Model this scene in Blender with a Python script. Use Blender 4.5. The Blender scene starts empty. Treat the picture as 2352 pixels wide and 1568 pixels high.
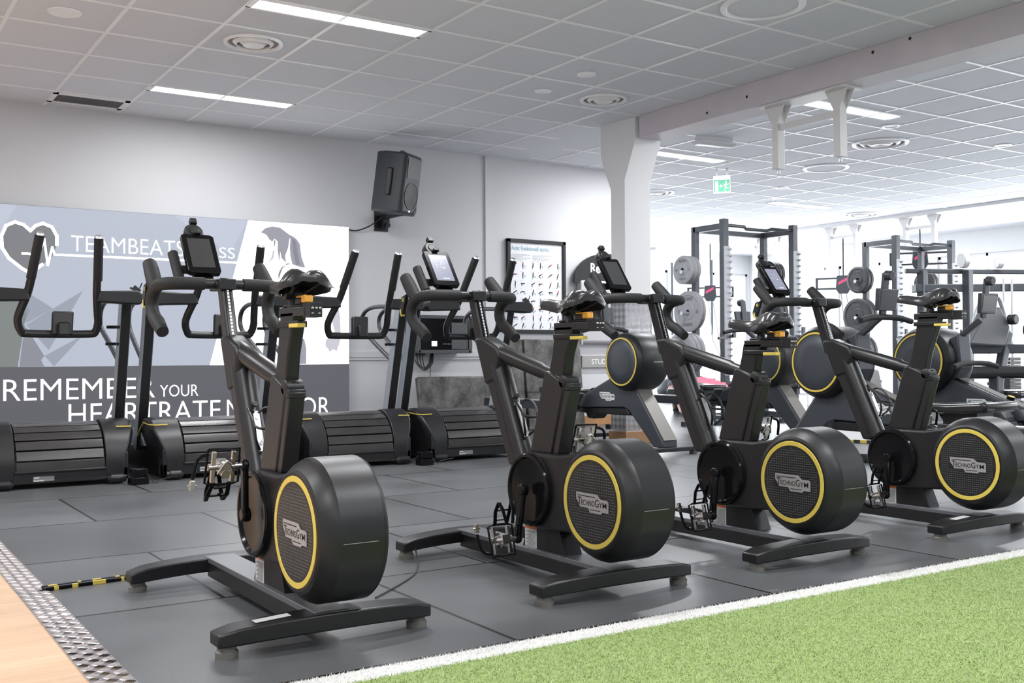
import bpy, bmesh, math, random
import numpy as np
from mathutils import Vector, Matrix
random.seed(7)
SC = bpy.context.scene
COL = SC.collection
PI = math.pi

# ------------------------------------------------------------------ camera
CAM_H = 0.7954
yaw, pitch, roll, fpx = .57791, .0138894, -.0052016, 2420.31
F = Vector((math.sin(yaw)*math.cos(pitch), math.cos(yaw)*math.cos(pitch), math.sin(pitch)))
R0 = Vector((math.cos(yaw), -math.sin(yaw), 0)); U0 = R0.cross(F)
R = R0*math.cos(roll) + U0*math.sin(roll); U = -R0*math.sin(roll) + U0*math.cos(roll)
cd = bpy.data.cameras.new('camera'); cam = bpy.data.objects.new('camera', cd); COL.objects.link(cam)
cd.sensor_width = 36; cd.lens = fpx*36/2352; cd.clip_start = .05; cd.clip_end = 200
cam.matrix_world = Matrix(((R.x, U.x, -F.x, 0), (R.y, U.y, -F.y, 0), (R.z, U.z, -F.z, CAM_H), (0, 0, 0, 1)))
SC.camera = cam
# ------------------------------------------------------------------ light
w = bpy.data.worlds.new('daylight'); SC.world = w; w.use_nodes = True
w.node_tree.nodes['Background'].inputs[0].default_value = (.93, .96, 1, 1)
w.node_tree.nodes['Background'].inputs[1].default_value = 2.0
SC.view_settings.view_transform = 'Standard'; SC.view_settings.look = 'None'
SC.view_settings.exposure = 0.68; SC.view_settings.gamma = 1; SC.view_settings.use_curve_mapping = False
def area(name, loc, rot, sx, sy, power, col=(1, 1, 1)):
    l = bpy.data.lights.new(name, 'AREA'); l.shape = 'RECTANGLE'; l.size = sx; l.size_y = sy; l.energy = power; l.color = col
    o = bpy.data.objects.new(name, l); o.location = loc; o.rotation_euler = rot; COL.objects.link(o); return o
# daylight entering through the glazed far side of the gym
area('window_daylight', (16.3, 9.5, 1.5), (0, PI/2, 0), 2.6, 12, 310, (.93, .97, 1))
area('window_daylight_back', (12.2, 16.0, 1.5), (-PI/2, 0, 0), 8, 2.6, 160, (.93, .97, 1))

# ------------------------------------------------------------------ materials
MATS = {}
def mat(name, col, rough=.5, metal=0, spec=.5, emit=None, es=0, bump=0, bscale=200, coat=0, vary=0, vscale=6):
    if name in MATS: return MATS[name]
    m = bpy.data.materials.new(name); m.use_nodes = True; nt = m.node_tree; b = nt.nodes['Principled BSDF']
    b.inputs['Base Color'].default_value = (*col, 1); b.inputs['Roughness'].default_value = rough
    b.inputs['Metallic'].default_value = metal; b.inputs['Specular IOR Level'].default_value = spec
    b.inputs['Coat Weight'].default_value = coat
    if emit: b.inputs['Emission Color'].default_value = (*emit, 1); b.inputs['Emission Strength'].default_value = es
    if bump or vary:
        tc = nt.nodes.new('ShaderNodeTexCoord')
    if bump:
        n = nt.nodes.new('ShaderNodeTexNoise'); n.inputs['Scale'].default_value = bscale; n.inputs['Detail'].default_value = 3
        nt.links.new(tc.outputs['Object'], n.inputs['Vector'])
        bp = nt.nodes.new('ShaderNodeBump'); bp.inputs['Strength'].default_value = bump; bp.inputs['Distance'].default_value = .002
        nt.links.new(n.outputs['Fac'], bp.inputs['Height']); nt.links.new(bp.outputs['Normal'], b.inputs['Normal'])
    if vary:
        n2 = nt.nodes.new('ShaderNodeTexNoise'); n2.inputs['Scale'].default_value = vscale; n2.inputs['Detail'].default_value = 5
        nt.links.new(tc.outputs['Object'], n2.inputs['Vector'])
        mx = nt.nodes.new('ShaderNodeMix'); mx.data_type = 'RGBA'
        mx.inputs['A'].default_value = (*[c*(1-vary) for c in col], 1); mx.inputs['B'].default_value = (*[min(1, c*(1+vary)) for c in col], 1)
        nt.links.new(n2.outputs['Fac'], mx.inputs['Factor']); nt.links.new(mx.outputs['Result'], b.inputs['Base Color'])
    MATS[name] = m; return m
M_BLK = mat('satin_black_plastic', (.0095, .0095, .011), .40, spec=.45, bump=.06, bscale=500)
M_FRM = mat('powder_coated_black_metal', (.012, .012, .0135), .34, metal=.1, spec=.55, bump=.05, bscale=700)
M_GLB = mat('glossy_black_plastic', (.006, .006, .007), .14, spec=.16)
M_RUB = mat('matte_rubber_grip', (.022, .022, .023), .62, spec=.3, bump=.2, bscale=900)
M_YEL = mat('yellow_paint', (.72, .55, .10), .45)
M_ORG = mat('orange_plastic', (.78, .38, .05), .4)
M_CHR = mat('polished_steel', (.62, .6, .58), .2, metal=1, bump=.1, bscale=60)
M_SIL = mat('brushed_aluminium', (.55, .56, .58), .38, metal=.85)
M_SLB = mat('pale_silver_panel', (.36, .40, .44), .35, metal=.5)
M_GRY = mat('dark_grey_panel', (.055, .062, .075), .42, metal=.2, bump=.05, bscale=600)
M_GRL = mat('warm_grey_strip', (.17, .162, .15), .45, metal=.3)
M_LTH = mat('black_vinyl', (.018, .018, .019), .24, spec=.6, bump=.03, bscale=60)
M_SCR = mat('dark_display_glass', (.04, .04, .042), .18, spec=.6)
M_SCL = mat('lit_display', (.05, .05, .06), .15, emit=(.55, .58, .75), es=.35)
M_LBL = mat('light_label', (.62, .62, .62), .5)
M_LOGO = mat('logo_plate', (.42, .40, .41), .4, metal=.3)
M_INK = mat('logo_ink', (.015, .015, .015), .5)
M_ORS = mat('orange_sticker', (.75, .18, .05), .5)
M_WHT = mat('white_paint', (.78, .78, .79), .5)
M_WPW = mat('white_powder_coat', (.74, .73, .73), .4)
M_CBL = mat('black_cable', (.015, .015, .016), .45)
M_DKG = mat('dark_grey_plastic', (.07, .073, .08), .45)
M_GUN = mat('gunmetal_uprights', (.06, .066, .075), .4, metal=.3)
M_FOOT = mat('grey_rubber_foot', (.16, .155, .14), .6)
M_WOOD = mat('oak_plinth', (.42, .22, .10), .5, vary=.25, vscale=9)
M_GRNP = mat('plate_grey', (.23, .235, .25), .5)
M_PLB = mat('plate_black', (.035, .036, .04), .5)

def diamond_plate(name):
    m = bpy.data.materials.new(name); m.use_nodes = True; nt = m.node_tree; b = nt.nodes['Principled BSDF']
    b.inputs['Metallic'].default_value = .9; b.inputs['Roughness'].default_value = .3; b.inputs['Base Color'].default_value = (.66, .66, .68, 1)
    uv = nt.nodes.new('ShaderNodeUVMap')
    mp = nt.nodes.new('ShaderNodeMapping'); mp.inputs['Rotation'].default_value = (0, 0, PI/4); mp.inputs['Scale'].default_value = (24, 24, 24)
    nt.links.new(uv.outputs[0], mp.inputs['Vector'])
    ch = nt.nodes.new('ShaderNodeTexChecker'); ch.inputs['Scale'].default_value = 1.0
    nt.links.new(mp.outputs[0], ch.inputs['Vector'])
    sp = nt.nodes.new('ShaderNodeSeparateXYZ'); nt.links.new(mp.outputs[0], sp.inputs[0])
    def fin(out):
        a = nt.nodes.new('ShaderNodeMath'); a.operation = 'MULTIPLY'; a.inputs[1].default_value = 2*PI*4.5; nt.links.new(out, a.inputs[0])
        s = nt.nodes.new('ShaderNodeMath'); s.operation = 'SINE'; nt.links.new(a.outputs[0], s.inputs[0]); return s.outputs[0]
    mx = nt.nodes.new('ShaderNodeMix'); mx.data_type = 'FLOAT'
    nt.links.new(ch.outputs['Fac'], mx.inputs['Factor']); nt.links.new(fin(sp.outputs['X']), mx.inputs[2]); nt.links.new(fin(sp.outputs['Y']), mx.inputs[3])
    bp = nt.nodes.new('ShaderNodeBump'); bp.inputs['Strength'].default_value = 1; bp.inputs['Distance'].default_value = .003
    nt.links.new(mx.outputs[0], bp.inputs['Height']); nt.links.new(bp.outputs[0], b.inputs['Normal'])
    cm = nt.nodes.new('ShaderNodeMix'); cm.data_type = 'RGBA'; cm.inputs['A'].default_value = (.74, .74, .76, 1); cm.inputs['B'].default_value = (.52, .52, .54, 1)
    nt.links.new(ch.outputs['Fac'], cm.inputs['Factor']); nt.links.new(cm.outputs['Result'], b.inputs['Base Color'])
    return m
M_DIA = diamond_plate('aluminium_tread_plate')

# ------------------------------------------------------------------ mesh helpers
class MB:
    def __init__(s): s.v = []; s.f = []; s.mi = []; s.M = Matrix(); s.cur = 0; s.uv = None
    def at(s, M): s.M = M; return s
    def mat(s, i): s.cur = i; return s
    def add(s, vs, fs):
        b = len(s.v); s.v += [tuple(s.M @ Vector(p)) for p in vs]
        for f in fs: s.f.append(tuple(b+i for i in f)); s.mi.append(s.cur)
    def box(s, x0, x1, y0, y1, z0, z1):
        s.add([(x0, y0, z0), (x1, y0, z0), (x1, y1, z0), (x0, y1, z0), (x0, y0, z1), (x1, y0, z1), (x1, y1, z1), (x0, y1, z1)],
              [(0, 3, 2, 1), (4, 5, 6, 7), (0, 1, 5, 4), (1, 2, 6, 5), (2, 3, 7, 6), (3, 0, 4, 7)]); return s
    def bar(s, p0, p1, wd, h, side=(1, 0, 0)):
        p0 = Vector(p0); p1 = Vector(p1); d = (p1-p0).normalized(); a = Vector(side); a = (a - d*a.dot(d)).normalized(); b = d.cross(a)
        vs = []
        for p in (p0, p1):
            for i, j in ((-1, -1), (1, -1), (1, 1), (-1, 1)): vs.append(p + a*i*wd/2 + b*j*h/2)
        s.add(vs, [(0, 3, 2, 1), (4, 5, 6, 7), (0, 1, 5, 4), (1, 2, 6, 5), (2, 3, 7, 6), (3, 0, 4, 7)]); return s
    def ring(s, rings, close=True, cap=True):
        n = len(rings[0]); vs = [p for r in rings for p in r]; fs = []
        for k in range(len(rings)-1):
            for i in range(n if close else n-1):
                j = (i+1) % n; fs.append((k*n+i, k*n+j, (k+1)*n+j, (k+1)*n+i))
        if cap and close: fs.append(tuple(range(n))[::-1]); fs.append(tuple((len(rings)-1)*n+i for i in range(n)))
        s.add(vs, fs); return s
    def tube(s, pts, r, n=12, smooth=0, cap=True):
        pts = [Vector(p) for p in pts]
        rs = list(r) if isinstance(r, (list, tuple)) else [r]*len(pts)
        if smooth:
            P = [pts[0]] + pts + [pts[-1]]; Rr = [rs[0]] + rs + [rs[-1]]; q = []; qr = []
            for i in range(1, len(P)-2):
                for k in range(smooth):
                    t = k/smooth; a, b, c, d = P[i-1], P[i], P[i+1], P[i+2]
                    q.append(.5*((2*b)+(c-a)*t+(2*a-5*b+4*c-d)*t*t+(3*b-a-3*c+d)*t**3)); qr.append(Rr[i]*(1-t)+Rr[i+1]*t)
            q.append(pts[-1]); qr.append(rs[-1]); pts, rs = q, qr
        T = [(pts[min(i+1, len(pts)-1)]-pts[max(i-1, 0)]).normalized() for i in range(len(pts))]
        a = Vector((0, 0, 1)) if abs(T[0].z) < .9 else Vector((1, 0, 0)); a = (a-T[0]*a.dot(T[0])).normalized(); rings = []
        for p, t, rr in zip(pts, T, rs):
            a = (a-t*a.dot(t)).normalized(); b = t.cross(a)
            rings.append([p+(a*math.cos(2*PI*k/n)+b*math.sin(2*PI*k/n))*rr for k in range(n)])
        return s.ring(rings, cap=cap)
    def prism(s, poly, axis, a0, a1):
        def P(p, a):
            return {'x': (a, p[0], p[1]), 'y': (p[0], a, p[1]), 'z': (p[0], p[1], a)}[axis]
        n = len(poly); vs = [P(p, a0) for p in poly]+[P(p, a1) for p in poly]
        s.add(vs, [tuple(range(n))[::-1], tuple(range(n, 2*n))]+[(i, (i+1) % n, n+(i+1) % n, n+i) for i in range(n)]); return s
    def lathe(s, prof, n=48, axis='x', c=(0, 0, 0), cap=True):
        c = Vector(c); rings = []
        for t, r in prof:
            rg = []
            for k in range(n):
                a = 2*PI*k/n; u, v = r*math.cos(a), r*math.sin(a)
                rg.append(c+Vector({'x': (t, u, v), 'y': (u, t, v), 'z': (u, v, t)}[axis]))
            rings.append(rg)
        return s.ring(rings, cap=cap)
    def torus_strip(s, pts, wd): pass
    def build(s, name, mats, parent=None, bevel=0, seg=2, ang=35, loc=None, uvs=None):
        me = bpy.data.meshes.new(name); me.from_pydata(s.v, [], s.f)
        mats = mats if isinstance(mats, (list, tuple)) else [mats]
        for m in mats: me.materials.append(m)
        for p, i in zip(me.polygons, s.mi): p.material_index = i
        me.update(); bm = bmesh.new(); bm.from_mesh(me); bmesh.ops.recalc_face_normals(bm, faces=bm.faces); bm.to_mesh(me); bm.free()
        for p in me.polygons: p.use_smooth = True
        me.set_sharp_from_angle(angle=math.radians(ang))
        if uvs:
            l = me.uv_layers.new(name='UVMap')
            for p in me.polygons:
                nrm = p.normal
                for li in p.loop_indices:
                    co = me.vertices[me.loops[li].vertex_index].co
                    if abs(nrm.x) > .7: uv = (co.y, co.z)
                    elif abs(nrm.y) > .7: uv = (co.x, co.z)
                    else: uv = (co.x, co.y)
                    l.data[li].uv = uv
        o = bpy.data.objects.new(name, me); COL.objects.link(o)
        if parent: o.parent = parent
        if loc: o.location = loc
        if bevel:
            b = o.modifiers.new('bevel', 'BEVEL'); b.width = bevel; b.segments = seg; b.limit_method = 'ANGLE'; b.angle_limit = math.radians(40)
        return o
def thing(name, label, cat, loc=(0, 0, 0), rz=0, group=None):
    o = bpy.data.objects.new(name, None); COL.objects.link(o); o.location = loc; o.rotation_euler = (0, 0, rz); o.empty_display_size = .1
    o['label'] = label; o['category'] = cat
    if group: o['group'] = group
    return o
def tag(o, label, cat, group=None, kind=None):
    o['label'] = label; o['category'] = cat
    if group: o['group'] = group
    if kind: o['kind'] = kind
    return o
def struct(o): o['kind'] = 'structure'; return o
def copy_tree(o, parent=None):
    c = o.copy(); COL.objects.link(c)
    if parent: c.parent = parent
    for ch in list(o.children): copy_tree(ch, c)
    return c
_tc = {}
def text(mb, s, M, size, align='LEFT', bold=0.0, wscale=1.0):
    """append lettering (as filled faces in the xz plane, facing -y) to a mesh builder"""
    key = (s, align, bold)
    if key not in _tc:
        c = bpy.data.curves.new('t', 'FONT'); c.body = s; c.align_x = align; c.size = 1; c.offset = bold; c.resolution_u = 4; c.fill_mode = 'FRONT'
        o = bpy.data.objects.new('t', c); COL.objects.link(o)
        dg = bpy.context.evaluated_depsgraph_get(); me = bpy.data.meshes.new_from_object(o.evaluated_get(dg))
        _tc[key] = ([tuple(v.co) for v in me.vertices], [tuple(p.vertices) for p in me.polygons])
        bpy.data.objects.remove(o); bpy.data.curves.remove(c); bpy.data.meshes.remove(me)
    vs, fs = _tc[key]; old = mb.M; mb.M = old @ M
    mb.add([(x*size*wscale, 0, y*size) for x, y, z in vs], fs); mb.M = old
def stroke(mb, pts, wd, y=0):
    """flat line of given width in the xz plane"""
    for (x0, z0), (x1, z1) in zip(pts[:-1], pts[1:]):
        d = Vector((x1-x0, z1-z0)); L = d.length; d /= L; n = Vector((-d.y, d.x))*wd/2; e = d*wd*.35
        mb.add([(x0-e.x-n.x, y, z0-e.y-n.y), (x1+e.x-n.x, y, z1+e.y-n.y), (x1+e.x+n.x, y, z1+e.y+n.y), (x0-e.x+n.x, y, z0-e.y+n.y)], [(0, 1, 2, 3)])
RZ = lambda a: Matrix.Rotation(a, 4, 'Z')
RX = lambda a: Matrix.Rotation(a, 4, 'X')
RY = lambda a: Matrix.Rotation(a, 4, 'Y')
TR = lambda x, y, z: Matrix.Translation((x, y, z))

def logo(parent, M, W, plate=M_LOGO, ink=M_INK, name='logo_plate'):
    """stepped name plate, W wide, drawn in local xz facing -y"""
    k = W/1.0; mb = MB(); mb.M = M
    P = [(-.5, .16), (.16, .16), (.26, .08), (.46, .08), (.5, .03), (.5, -.16), (.32, -.16), (.28, -.2), (-.06, -.2), (-.12, -.12), (-.38, -.12), (-.44, -.03), (-.5, .03)]
    mb.prism([(x*k, z*k) for x, z in P], 'y', -.0015, .001)
    mb.mat(1); y = TR(0, -.0022, 0)
    def ft(st, x0, x1, z0, hgt):
        c = MB(); text(c, st, Matrix(), 1, 'LEFT', .006); xs = [v[0] for v in c.v]; kx = (x1-x0)*k/(max(xs)-min(xs)); kz = hgt*k/.70
        o_ = mb.M; mb.M = o_ @ y; mb.add([(x0*k+(v[0]-min(xs))*kx, 0, z0*k+v[2]*kz) for v in c.v], c.f); mb.M = o_
    ft('T', -.45, -.33, -.075, .15); ft('ECHNO', -.335, .085, -.075, .105); ft('G', .10, .215, -.075, .145); ft('Y', .225, .32, -.075, .10); ft('M', .335, .455, -.075, .105)
    mb.box(-.45*k, .1*k, -.0022, -.002, .095*k, .112*k); mb.box(-.05*k, .26*k, -.0022, -.002, -.15*k, -.135*k)
    return mb.build(name, [plate, ink], parent)

# ================================================================== ROOM
CEIL = 2.9456
def floor_mat():
    m = bpy.data.materials.new('black_rubber_mats'); m.use_nodes = True; nt = m.node_tree; b = nt.nodes['Principled BSDF']; L = nt.links
    tc = nt.nodes.new('ShaderNodeTexCoord'); mp = nt.nodes.new('ShaderNodeMapping'); mp.inputs['Location'].default_value = (-.60, -2.475+.985, 0)
    L.new(tc.outputs['Object'], mp.inputs['Vector'])
    br = nt.nodes.new('ShaderNodeTexBrick'); br.offset = .5; br.inputs['Scale'].default_value = 1; br.inputs['Brick Width'].default_value = 1.025; br.inputs['Row Height'].default_value = .985
    br.inputs['Mortar Size'].default_value = .0075; br.inputs['Mortar Smooth'].default_value = .3; br.inputs['Bias'].default_value = 0
    br.inputs['Color1'].default_value = (.14, .147, .155, 1); br.inputs['Color2'].default_value = (.185, .193, .202, 1); br.inputs['Mortar'].default_value = (.012, .012, .012, 1)
    L.new(mp.outputs[0], br.inputs['Vector'])
    n = nt.nodes.new('ShaderNodeTexNoise'); n.inputs['Scale'].default_value = 1.6; n.inputs['Detail'].default_value = 6; L.new(tc.outputs['Object'], n.inputs['Vector'])
    n2 = nt.nodes.new('ShaderNodeTexNoise'); n2.inputs['Scale'].default_value = 160; n2.inputs['Detail'].default_value = 2; L.new(tc.outputs['Object'], n2.inputs['Vector'])
    mx = nt.nodes.new('ShaderNodeMix'); mx.data_type = 'RGBA'; mx.blend_type = 'MULTIPLY'; mx.inputs['Factor'].default_value = .5
    cr = nt.nodes.new('ShaderNodeValToRGB'); cr.color_ramp.elements[0].position = .35; cr.color_ramp.elements[0].color = (.5, .5, .5, 1); cr.color_ramp.elements[1].position = .65
    L.new(n.outputs['Fac'], cr.inputs[0]); L.new(br.outputs['Color'], mx.inputs['A']); L.new(cr.outputs[0], mx.inputs['B'])
    mx2 = nt.nodes.new('ShaderNodeMix'); mx2.data_type = 'RGBA'; mx2.blend_type = 'MULTIPLY'; mx2.inputs['Factor'].default_value = .55
    L.new(mx.outputs['Result'], mx2.inputs['A']); L.new(n2.outputs['Fac'], mx2.inputs['B'])
    L.new(mx2.outputs['Result'], b.inputs['Base Color'])
    mr = nt.nodes.new('ShaderNodeMapRange'); mr.inputs['To Min'].default_value = .26; mr.inputs['To Max'].default_value = .42; L.new(n.outputs['Fac'], mr.inputs['Value']); L.new(mr.outputs[0], b.inputs['Roughness'])
    b.inputs['Specular IOR Level'].default_value = .55
    bp = nt.nodes.new('ShaderNodeBump'); bp.inputs['Strength'].default_value = .25; bp.inputs['Distance'].default_value = .001; L.new(n2.outputs['Fac'], bp.inputs['Height'])
    bp2 = nt.nodes.new('ShaderNodeBump'); bp2.inputs['Strength'].default_value = .8; bp2.inputs['Distance'].default_value = .004; bp2.invert = True
    L.new(br.outputs['Fac'], bp2.inputs['Height']); L.new(bp.outputs[0], bp2.inputs['Normal']); L.new(bp2.outputs[0], b.inputs['Normal'])
    return m
struct(MB().box(.645, 17, 2.45, 16.5, -.05, 0).build('floor', floor_mat()))
struct(MB().prism([(-3, -4), (17, -4), (17, 2.45), (.545, 2.45), (.545, 1.2), (-3, 1.2)], 'z', -.05, -.004).build('floor_subfloor', mat('subfloor_grey', (.42, .43, .45), .6)))
def wood_mat():
    m = bpy.data.materials.new('beech_parquet'); m.use_nodes = True; nt = m.node_tree; b = nt.nodes['Principled BSDF']; L = nt.links
    tc = nt.nodes.new('ShaderNodeTexCoord'); br = nt.nodes.new('ShaderNodeTexBrick'); br.inputs['Scale'].default_value = 1; br.inputs['Brick Width'].default_value = .55; br.inputs['Row Height'].default_value = .065
    br.inputs['Mortar Size'].default_value = .0006; br.inputs['Color1'].default_value = (.70, .49, .33, 1); br.inputs['Color2'].default_value = (.62, .42, .27, 1); br.inputs['Mortar'].default_value = (.6, .38, .24, 1)
    L.new(tc.outputs['Object'], br.inputs['Vector'])
    mp = nt.nodes.new('ShaderNodeMapping'); mp.inputs['Scale'].default_value = (4, 40, 1); L.new(tc.outputs['Object'], mp.inputs[0])
    n = nt.nodes.new('ShaderNodeTexNoise'); n.inputs['Scale'].default_value = 1; n.inputs['Detail'].default_value = 6; L.new(mp.outputs[0], n.inputs['Vector'])
    mx = nt.nodes.new('ShaderNodeMix'); mx.data_type = 'RGBA'; mx.blend_type = 'OVERLAY'; mx.inputs['Factor'].default_value = .25
    L.new(br.outputs['Color'], mx.inputs['A']); L.new(n.outputs['Fac'], mx.inputs['B']); L.new(mx.outputs['Result'], b.inputs['Base Color']); b.inputs['Roughness'].default_value = .35
    return m
struct(MB().box(-3, .545, 1.2, 9.6, -.05, .0).build('floor_wood', wood_mat()))
# tread plate threshold strip with raised three-line lozenges
mb = MB(); mb.box(.545, .645, 1.6, 9.5, 0, .003)
mb.mat(0)
k = 0
for iy in range(0, 230):
    y = 1.7+iy*.034
    for ix in range(3):
        x = .562+ix*.033; a = PI/4 if (iy+ix) % 2 else -PI/4
        if y > 6.2: continue
        for q in (-2, -1, 0, 1, 2):
            Mx = TR(x, y, .003) @ RZ(a) @ TR(0, q*.0050, 0); mb.M = Mx
            mb.add([(-.014, 0, 0), (0, -.0020, 0), (.014, 0, 0), (0, .0020, 0), (-.008, 0, .0022), (.008, 0, .0022)], [(0, 1, 4), (1, 2, 5), (1, 5, 4), (2, 3, 5), (3, 0, 4), (3, 4, 5)])
mb.M = Matrix()
M_THR = mat('threshold_aluminium', (.66, .62, .61), .2, metal=1)
tag(mb.build('threshold_strip', M_THR), 'aluminium tread-plate strip between the wooden floor and black rubber mats', 'floor strip')

# ceiling
M_TILE = mat('ceiling_tile', (.78, .80, .85), .85, bump=.15, bscale=260)
M_GRID = mat('ceiling_grid_white', (.98, .98, .99), .35)
struct(MB().box(-3, 17, -4, 16.5, CEIL, CEIL+.1).build('ceiling', M_TILE))
def grid(x0, x1, y0, y1, gx, gy, name):
    mb = MB(); t = .6; hw = .012
    n0 = math.ceil((x0-gx)/t)
    for i in range(n0, math.floor((x1-gx)/t)+1):
        x = gx+i*t; mb.box(x-hw, x+hw, y0, y1, CEIL-.004, CEIL+.002)
    for j in range(math.ceil((y0-gy)/t), math.floor((y1-gy)/t)+1):
        y = gy+j*t; mb.box(x0, x1, y-hw, y+hw, CEIL-.0045, CEIL+.002)
    return struct(mb.build(name, M_GRID))
grid(-3, 6.1, -4, 9.6, 1.549, 7.262, 'ceiling_grid')
grid(6.4, 16.9, -4, 16.4, 7.27, 5.24, 'ceiling_grid_far')

# walls
M_WALL = mat('painted_wall', (.62, .625, .645), .7, bump=.05, bscale=120)
M_WALLR = mat('white_wall', (.80, .80, .81), .7)
struct(MB().box(-3, 7.9, 9.62, 9.72, 0, CEIL).build('wall_back', M_WALL))
struct(MB().box(5.93, 5.945, 9.6, 9.63, .85, CEIL).build('trim_2', M_WALL))
mb = MB(); mb.box(4.3, 7.9, 9.595, 9.62, .79, .855); mb.box(4.3, 7.9, 9.605, 9.62, .76, .79); struct(mb.build('trim_3', M_WALL, bevel=.004))
struct(MB().box(4.3, 7.9, 9.607, 9.62, 0, .11).build('baseboard_back', M_WOOD, bevel=.003))
struct(MB().box(-3.1, 17, -4.1, -4, 0, CEIL).build('wall_behind', M_WALL)); struct(MB().box(-3.1, -3, -4, 9.72, 0, CEIL).build('wall_left', M_WALL))
struct(MB().box(7.8, 7.9, 9.72, 16.4, 0, CEIL).build('wall_passage', M_WALLR))
# far glazed sides of the gym
def glazed(name, horizontal, fixed, a0, a1, n, sill, head):
    mb = MB()
    B = (lambda p0, p1, z0, z1, d=.1: mb.box(p0, p1, fixed, fixed+d, z0, z1)) if horizontal else (lambda p0, p1, z0, z1, d=.1: mb.box(fixed, fixed+d, p0, p1, z0, z1))
    B(a0, a1, 0, sill); B(a0, a1, head, CEIL+.05)
    wcell = (a1-a0)/n
    for i in range(n+1):
        c = a0+i*wcell; B(c-.16, c+.16, sill, head)
    struct(mb.build(name, M_WALLR))
    g = mat('window_glass', (1, 1, 1), 0, spec=.2); g.node_tree.nodes['Principled BSDF'].inputs['Transmission Weight'].default_value = 1; g.node_tree.nodes['Principled BSDF'].inputs['IOR'].default_value = 1.02
    for i in range(n):
        p0, p1 = a0+i*wcell+.16, a0+(i+1)*wcell-.16
        fr = MB(); fw = .05
        def FB(q0, q1, z0, z1, m=fr, d0=.03, d1=.08):
            m.box(q0, q1, fixed+d0, fixed+d1, z0, z1) if horizontal else m.box(fixed+d0, fixed+d1, q0, q1, z0, z1)
        FB(p0, p0+fw, sill, head); FB(p1-fw, p1, sill, head); FB(p0, p1, sill, sill+fw); FB(p0, p1, head-fw, head); FB((p0+p1)/2-.02, (p0+p1)/2+.02, sill, head)
        glazed.n += 1
        fo = struct(fr.build('window_%d' % glazed.n, M_WPW))
        gm = MB(); FB(p0+fw, p1-fw, sill+fw, head-fw, gm, .052, .056); gm.build('window_pane', g, fo)
glazed.n = 0
glazed('wall_far', True, 16.4, 7.8, 17, 4, .25, 2.55)
glazed('wall_right', False, 16.9, 3.0, 16.4, 6, .25, 2.55)

# pillar and beam
mb = MB()
mb.prism([(7.46, 0), (7.46, 2.40), (7.31, 2.73), (7.31, CEIL), (7.81, CEIL), (7.81, 2.66), (7.77, 2.55), (7.66, 2.33), (7.66, 0)], 'x', 6.10, 6.40)
pil = struct(mb.build('column', M_WHT))
clad = MB().box(6.092, 6.408, 7.452, 7.668, .115, 1.29).build('column_cladding', M_DIA, pil, uvs=True)
MB().box(6.075, 6.425, 7.435, 7.685, 0, .1).build('column_plinth', M_WOOD, pil)
M_BEAM = mat('pale_washed_timber', (.62, .58, .62), .5, vary=.14, vscale=3)
bm_ = MB().box(6.115, 6.39, -4, 7.27, 2.745, CEIL).build('ceiling_beam', M_BEAM, bevel=.004); struct(bm_)
mbx = MB()
for y, z in ((4.75, 2.90), (4.45, 2.92), (6.4, 2.80), (5.95, 2.84)):
    mbx.lathe([(6.1135, .0), (6.1135, .012)], 10, 'x', (0, y, z), cap=False)
mbx.build('beam_hole', M_INK, bm_)

# ---- ceiling fittings
M_LAMP = mat('lamp_tube', (1, 1, 1), .5, emit=(1, .99, .97), es=14)
M_LOUV = mat('lamp_reflector', (.9, .9, .9), .25, metal=.3)
def lamp(x, y, label):
    t = thing('ceiling_lamp', label, 'ceiling lamp', (x, y, CEIL), group='recessed strip lamps')
    fr = MB()
    for s in (-1, 1): fr.box(-.6, .6, s*.085-.012, s*.085+.012, -.008, .004); fr.box(s*.588-.012, s*.588+.012, -.09, .09, -.008, .004)
    fr.build('lamp_frame', M_GRID, t)
    lv = MB()
    for i in range(25):
        x0 = -.57+i*.0475; lv.box(x0-.001, x0+.001, -.073, .073, -.007, .0)
    lv.build('louvre', M_LOUV, t)
    MB().box(-.57, .57, -.07, .07, -.0035, -.001).build('light_tube', M_LAMP, t)
    l = bpy.data.lights.new('lamp_light', 'AREA'); l.shape = 'RECTANGLE'; l.size = 1.1; l.size_y = .13; l.color = (.97, .98, 1); l.energy = 34 if y < 7 or x > 6 else 12
    o = bpy.data.objects.new('lamp_light', l); o.location = (0, 0, -.012); COL.objects.link(o); o.parent = t
T = 1.549; TY = 7.262
lamp(2.749, 8.55, 'recessed strip lamp nearest the back wall, above the display wall')
lamp(2.749, 6.17, 'large bright strip lamp at the top left edge of the photo')
lamp(7.55, 6.10, 'strip lamp right of the beam, behind the twin white hanging posts')
lamp(7.75, 8.50, 'strip lamp just right of the white column head')
lamp(11.75, 10.4, 'far strip lamp above the left power rack')
for (x, y) in ((-.9, 6.17), (-.9, 3.8), (2.749, 3.77), (2.749, 1.37), (2.749, -1.0), (-.9, 1.37), (-.9, -1.6), (8.5, 3.7), (8.5, 1.3), (12.2, 3.7), (12.2, 7.4), (8.5, -1.6)):  # added bare lights without fittings, raising the overall room brightness
    area('added_fill_light', (x, y, CEIL-.02), (0, 0, 0), 1.1, .13, 34, (.97, .98, 1))
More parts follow.
